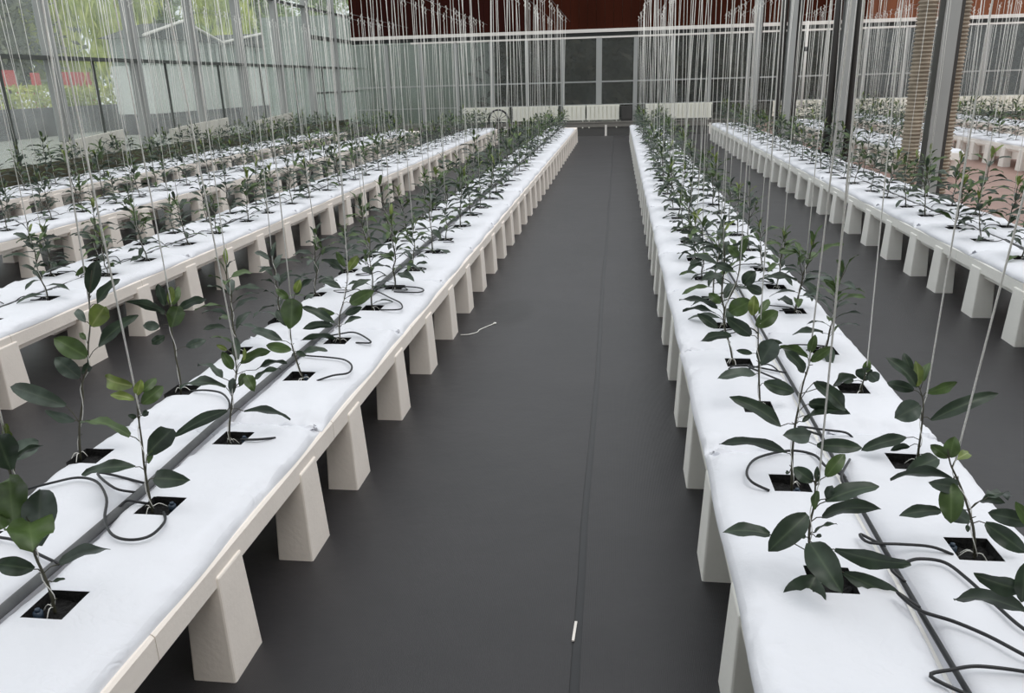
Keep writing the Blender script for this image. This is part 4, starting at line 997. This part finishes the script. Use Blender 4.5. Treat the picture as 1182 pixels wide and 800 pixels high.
# trough with small plants and white boards along the left glass
b = MB(); L0, L1 = 7.5, 27.0
prof = [(-.2, .52), (-.17, .30), (.17, .30), (.2, .52), (.175, .52), (.15, .34), (-.15, .34), (-.175, .52)]
vs = [(px, L0, pz) for px, pz in prof]+[(px, L1, pz) for px, pz in prof]; n = 8
b.add(vs, [(i, i+n, (i+1) % n+n, (i+1) % n) for i in range(n)]+[tuple(range(n)), tuple(range(2*n-1, n-1, -1))])
r = link('planting_trough', b.mesh('planting_trough', [M['trough']], False), None, (-9.2, 0, 0)); tag(r, 'long dark old planting trough along the foot of the left glass wall', 'trough')
b = MB(); b.box(-.15, .15, L0+.02, L1-.02, .34, .46); link('substrate', b.mesh('sub', [M['soil']], False), r)
y = L0+.5
while y < L1:
    b = MB(); b.box(-.12, .12, y-.05, y+.05, 0, .3); link('foot', b.mesh('foot', [M['trough']], False), r); y += 1.6
rr = random.Random(31); y = 10.6; k_ = 0
while y < 26 and k_ < 40:
    st, fo, sg = rr.choice(LO if y > 12 else HI); k_ += 1
    r = bpy.data.objects.new('trough_plant', None); C.objects.link(r); r.location = (-9.2+rr.uniform(-.05, .05), y, .455); r.rotation_euler = (0, 0, rr.uniform(0, 6)); s = rr.uniform(.75, 1.05); r.scale = (s, s, s)
    tag(r, 'small plant, %s from front, in the dark trough by the left glass' % ordn(k_), 'plant', 'plants in the wall trough')
    link('stem', st, r); link('foliage', fo, r); y += rr.uniform(.38, .6)
def board(y0, y1, z0, z1, dx, label):
    b = MB(); b.add([(0, y0, z0-.06), (dx, y1, z0), (dx, y1, z1), (0, y0, z1-.1), (-.04, y0, z0-.06), (dx-.04, y1, z0), (dx-.04, y1, z1), (-.04, y0, z1-.1)],
                    [(0, 1, 2, 3), (4, 7, 6, 5), (0, 4, 5, 1), (1, 5, 6, 2), (2, 6, 7, 3), (3, 7, 4, 0)])
    # stepped foam nose at the near end
    b.box(-.05, .05, y0-.25, y0-.05, z0-.12, z1-.12)
    bevel(tag(link('foam_board', b.mesh('foam_board', [M['board']], False), None, (-9.46, 0, 0)), label, 'board', 'foam boards at the left glass'), .004, 1)
board(13.25, 14.75, .5, .92, .06, 'cream foam board leaning at the left glass, nearest one')
board(16.8, 19.2, .5, .94, .02, 'cream foam board at the left glass, middle one')
board(21.1, 23.3, .5, .9, .02, 'cream foam board at the left glass, furthest one')

# twine scrap and bits on the floor
b = MB(); b.tube(sm([(0, 0, .003), (.05, .005, .004), (.10, .06, .003), (.11, .12, .003), (.15, .2, .003), (.19, .27, .003)], 5), .0032, 5); b.box(.182, .2, .262, .28, 0, .009)
tag(link('twine_scrap', b.mesh('twine_scrap', [M['twine']]), None, (-1.02, 4.98, 0)), 'curled scrap of white twine on the dark floor beside the left bench legs', 'twine')
b = MB(); b.box(-.004, .004, -.045, .045, 0, .005)
tag(link('plastic_strip', b.mesh('strip', [M['white']], False), None, (-.108, 2.03, .004), -.05), 'tiny white plastic strip lying on the floor seam near the camera', 'strip')

# ------------------------------------------------------------------ outside, left
b = MB(); b.box(-60, -9.75, -5, 90, -.3, -.12); b.box(-9.75, 60, 30.15, 90, -.3, -.12); struct(link('ground', b.mesh('ground', [M['pave']], False)))
b = MB(); b.box(-24.2, -23.9, 20, 40, -.12, 1.05); tag(link('boundary_wall', b.mesh('bw', [M['darkwall']], False)), 'low dark wall beyond the left glass under red banners', 'wall')
def hedge(x, y0, y1, z0, z1, w, m, label, n=2500, ls=.09, nm='hedge'):
    rr = random.Random(label); b = MB()
    for i in range(n):
        c = Vector((x+rr.uniform(-w, w), rr.uniform(y0, y1), z0+(z1-z0)*rr.random()**.9))
        a, e = rr.uniform(0, 6.28), rr.uniform(-1.2, 1.2)
        d = Vector((math.cos(a)*math.cos(e), math.sin(a)*math.cos(e), math.sin(e)))*ls*rr.uniform(.6, 1.4)
        s = d.orthogonal().normalized()*ls*.4
        b.add([c-d, c-s, c+d, c+s], [(0, 1, 2, 3)])
    tag(link(nm, b.mesh(nm, [m])), label, nm)
hedge(-24.95, 29, 39, .9, 1.95, .25, M['treeY'], 'yellow-green bushes behind the low dark wall', 1600, .13, 'bushes')
for i, (y, w, z0, z1) in enumerate([(31.0, .5, 1.85, 2.55), (33.2-.8, .62, 1.8, 2.6), (34.3, .25, 1.95, 2.5), (36.9, 1.3, 1.85, 2.55)]):
    b = MB(); b.box(-.03, .03, -w, w, z0, z1)
    for s_ in (-1, 1): b.box(-.04, .0, s_*w-.03, s_*w+.03, -.12, z1)
    tag(link('red_banner', b.mesh('red_banner', [M['pink']], False), None, (-25.6, y, 0)), ['faded red banner outside, leftmost in the photo', 'faded red banner outside, second from the left', 'smallest red banner outside', 'widest red banner outside, nearest the pale sheds'][i], 'banner', 'red banners outside')
def shed(x0, x1, y0, y1, label):
    r = bpy.data.objects.new('glass_shed', None); C.objects.link(r); r.location = (x1, y0, 0); tag(r, label, 'shed', 'sheds outside')
    W_, L_ = x1-x0, y1-y0
    b = MB(); b.box(-W_, 0, 0, L_, .7, 2.6); link('wall_sheet', b.mesh('wall_sheet', [M['palebuild']], False), r)
    b = MB(); b.box(-W_-.02, .02, -.02, L_+.02, -.12, .7); link('plinth', b.mesh('plinth', [M['darkwall']], False), r)
    b = MB(); b.box(-W_+.05, -.05, .05, L_-.05, 2.6, 3.7); link('window_band', b.mesh('window_band', [M['palegreen']], False), r)
    for i in range(9):
        b = MB(); yy = L_*i/8; b.box(0, .08, yy-.06, yy+.06, .7, 3.7); link('frame_post', b.mesh('fp', [M['palebuild']], False), r)
    b = MB(); h = 4.4
    b.add([(-W_-.2, -.3, 3.65), (.2, -.3, 3.65), (.2, L_/2, h), (-W_-.2, L_/2, h), (.2, L_+.3, 3.65), (-W_-.2, L_+.3, 3.65)], [(0, 1, 2, 3), (3, 2, 4, 5), (1, 4, 2), (0, 3, 5), (0, 5, 4, 1)])
    link('roof', b.mesh('roof', [M['darkroof']], False), r)
    b = MB(); b.tube([(.22, -.3, 3.72), (.22, L_/2, h+.06), (.22, L_+.3, 3.72)], .06, 6); link('verge', b.mesh('verge', [M['white']], False), r)
shed(-20.6, -19, 32.2, 38.3, 'nearer pale shed with dark gabled roof outside the left glass')
shed(-21.5, -19, 39.0, 49.5, 'further pale shed with dark gabled roof outside the left glass')
def tree(x, y, h, cw, z0, m, label, n=2600, ls=.28, weep=0):
    rr = random.Random(label); r = bpy.data.objects.new('tree', None); C.objects.link(r); r.location = (x, y, 0); tag(r, label, 'tree', 'trees outside')
    b = MB(); b.tube([(0, 0, -.12), (.1, 0, h*.4), (0, .1, h*.85)], [.28, .2, .06], 8)
    for i in range(5):
        a = rr.uniform(0, 6.28); z = h*rr.uniform(.3, .6); b.tube([(0, 0, z), (math.cos(a)*cw*.6, math.sin(a)*cw*.6, z+h*.25)], [.1, .03], 5)
    link('trunk', b.mesh('trunk', [M['bark']]), r)
    b = MB()
    cl = [(rr.gauss(0, cw*.45), rr.gauss(0, cw*.45), z0+(h-z0)*rr.random(), rr.uniform(.5, 1.1)) for _ in range(38)]
    for i in range(n):
        cx, cy, cz, cr = rr.choice(cl)
        c = Vector((cx+rr.gauss(0, cr*.6), cy+rr.gauss(0, cr*.6), max(.3, cz+rr.gauss(0, cr*.6))))
        a, e = rr.uniform(0, 6.28), rr.uniform(-1.3, .6) if not weep else rr.uniform(-1.55, -1.1)
        d = Vector((math.cos(a)*math.cos(e), math.sin(a)*math.cos(e), math.sin(e)))*ls*rr.uniform(.5, 1.3)*(1.6 if weep else 1)
        s = d.orthogonal().normalized()*ls*(.35 if not weep else .16)
        b.add([c-d, c-s, c+d, c+s], [(0, 1, 2, 3)])
    link('crown', b.mesh('crown', [m]), r)
T_ = [(-29, 31.5, 9, 2.4, 2.2, 'treeO', 'olive-green tree outside, at the upper left corner'), (-28.5, 36, 9, 1.8, 2.4, 'treeO', 'grey-olive tree outside, left of the yellow willow'),
      (-27, 38.6, 9.5, 1.1, 2.2, 'treeY', 'bright yellow-green drooping tree left of the sheds'), (-27, 44, 9, 1.3, 3, 'treeY', 'yellow-green tree rising behind the nearer shed'),
      (-28.5, 49, 9.5, 2.4, 3.2, 'treeG', 'mid-green tree behind the nearer shed roof'), (-27, 55, 9, 1.7, 3.4, 'treeY', 'bright tree behind the further shed'),
      (-27, 62, 10, 3, 3, 'treeG', 'light green tree beyond the further shed'), (-26, 72, 10, 3, 2, 'treeG', 'distant pale green tree seen beside the corner'), (-34, 40, 11, 4.5, 2, 'treeG', 'broad green tree in the second line outside'), (-36, 58, 12, 5, 2, 'treeG', 'broad distant tree behind the sheds')]
for x, y, h, cw, z0, m, lb in T_: tree(x, y, h, cw, z0, M[m], lb, 4200, .3, 1 if m == 'treeY' else 0)
# behind the back glass
b = MB(); b.box(-16, -5.2, 37, 41, -.12, 4.6)  # pale block added to imitate the reflections in the left panes
for i in range(14): b.box(-16+i*.8, -15.92+i*.8, 36.9, 37, -.12, 4.6)
tag(link('reflection_block', b.mesh('reflection_block', [M['palegreen']], False)), 'added grey-green block standing in for reflections in the left back glass', 'building')
for i, (x, w) in enumerate([(-3.6, 1.9), (0, 1.9), (3.6, 1.9), (7.4, 2), (11.4, 2.2), (15.5, 2.3)]):
    tree(x, 37+(i % 2), 7, w, .2, M['treeB'], ['dark tree behind the back glass, left of the aisle', 'dark tree straight behind the end of the aisle', 'dark tree behind the back glass, right of the aisle', 'dark tree behind the third column', 'dark tree behind the ribbed ducts', 'dark tree behind the far right glass'][i], 3800, .32)
b = MB(); b.box(-6, 22, 41.5, 41.8, -.12, 7); tag(link('dark_building', b.mesh('db', [M['darkroof']], False)), 'dark building wall behind the trees beyond the back glass', 'building')

# ------------------------------------------------------------------ light and camera
w = bpy.data.worlds.new('World'); SC.world = w; w.use_nodes = True
bg = w.node_tree.nodes['Background']; bg.inputs['Color'].default_value = (.93, .97, 1.0, 1); bg.inputs['Strength'].default_value = .88
sun = bpy.data.lights.new('sun', 'SUN'); sun.energy = .75; sun.angle = math.radians(35); sun.color = (1, .97, .93)
so = bpy.data.objects.new('sun', sun); C.objects.link(so)
d = Vector((-.3, .3, -1)); so.rotation_euler = d.to_track_quat('-Z', 'Y').to_euler()
cam = bpy.data.cameras.new('camera'); co = bpy.data.objects.new('camera', cam); C.objects.link(co)
cam.sensor_fit = 'HORIZONTAL'; cam.sensor_width = 36; cam.lens = 36*F/1182; cam.clip_end = 300; cam.clip_start = .02
mx = Matrix(((RM[0][0], -RM[0][1], -RM[0][2], 0), (RM[1][0], -RM[1][1], -RM[1][2], 0), (RM[2][0], -RM[2][1], -RM[2][2], H_CAM), (0, 0, 0, 1)))
co.matrix_world = mx
SC.camera = co
SC.view_settings.view_transform = 'Standard'; SC.view_settings.look = 'None'; SC.view_settings.gamma = 1; SC.view_settings.exposure = .27
SC.view_settings.use_curve_mapping = False
SC.cycles.transparent_max_bounces = 16
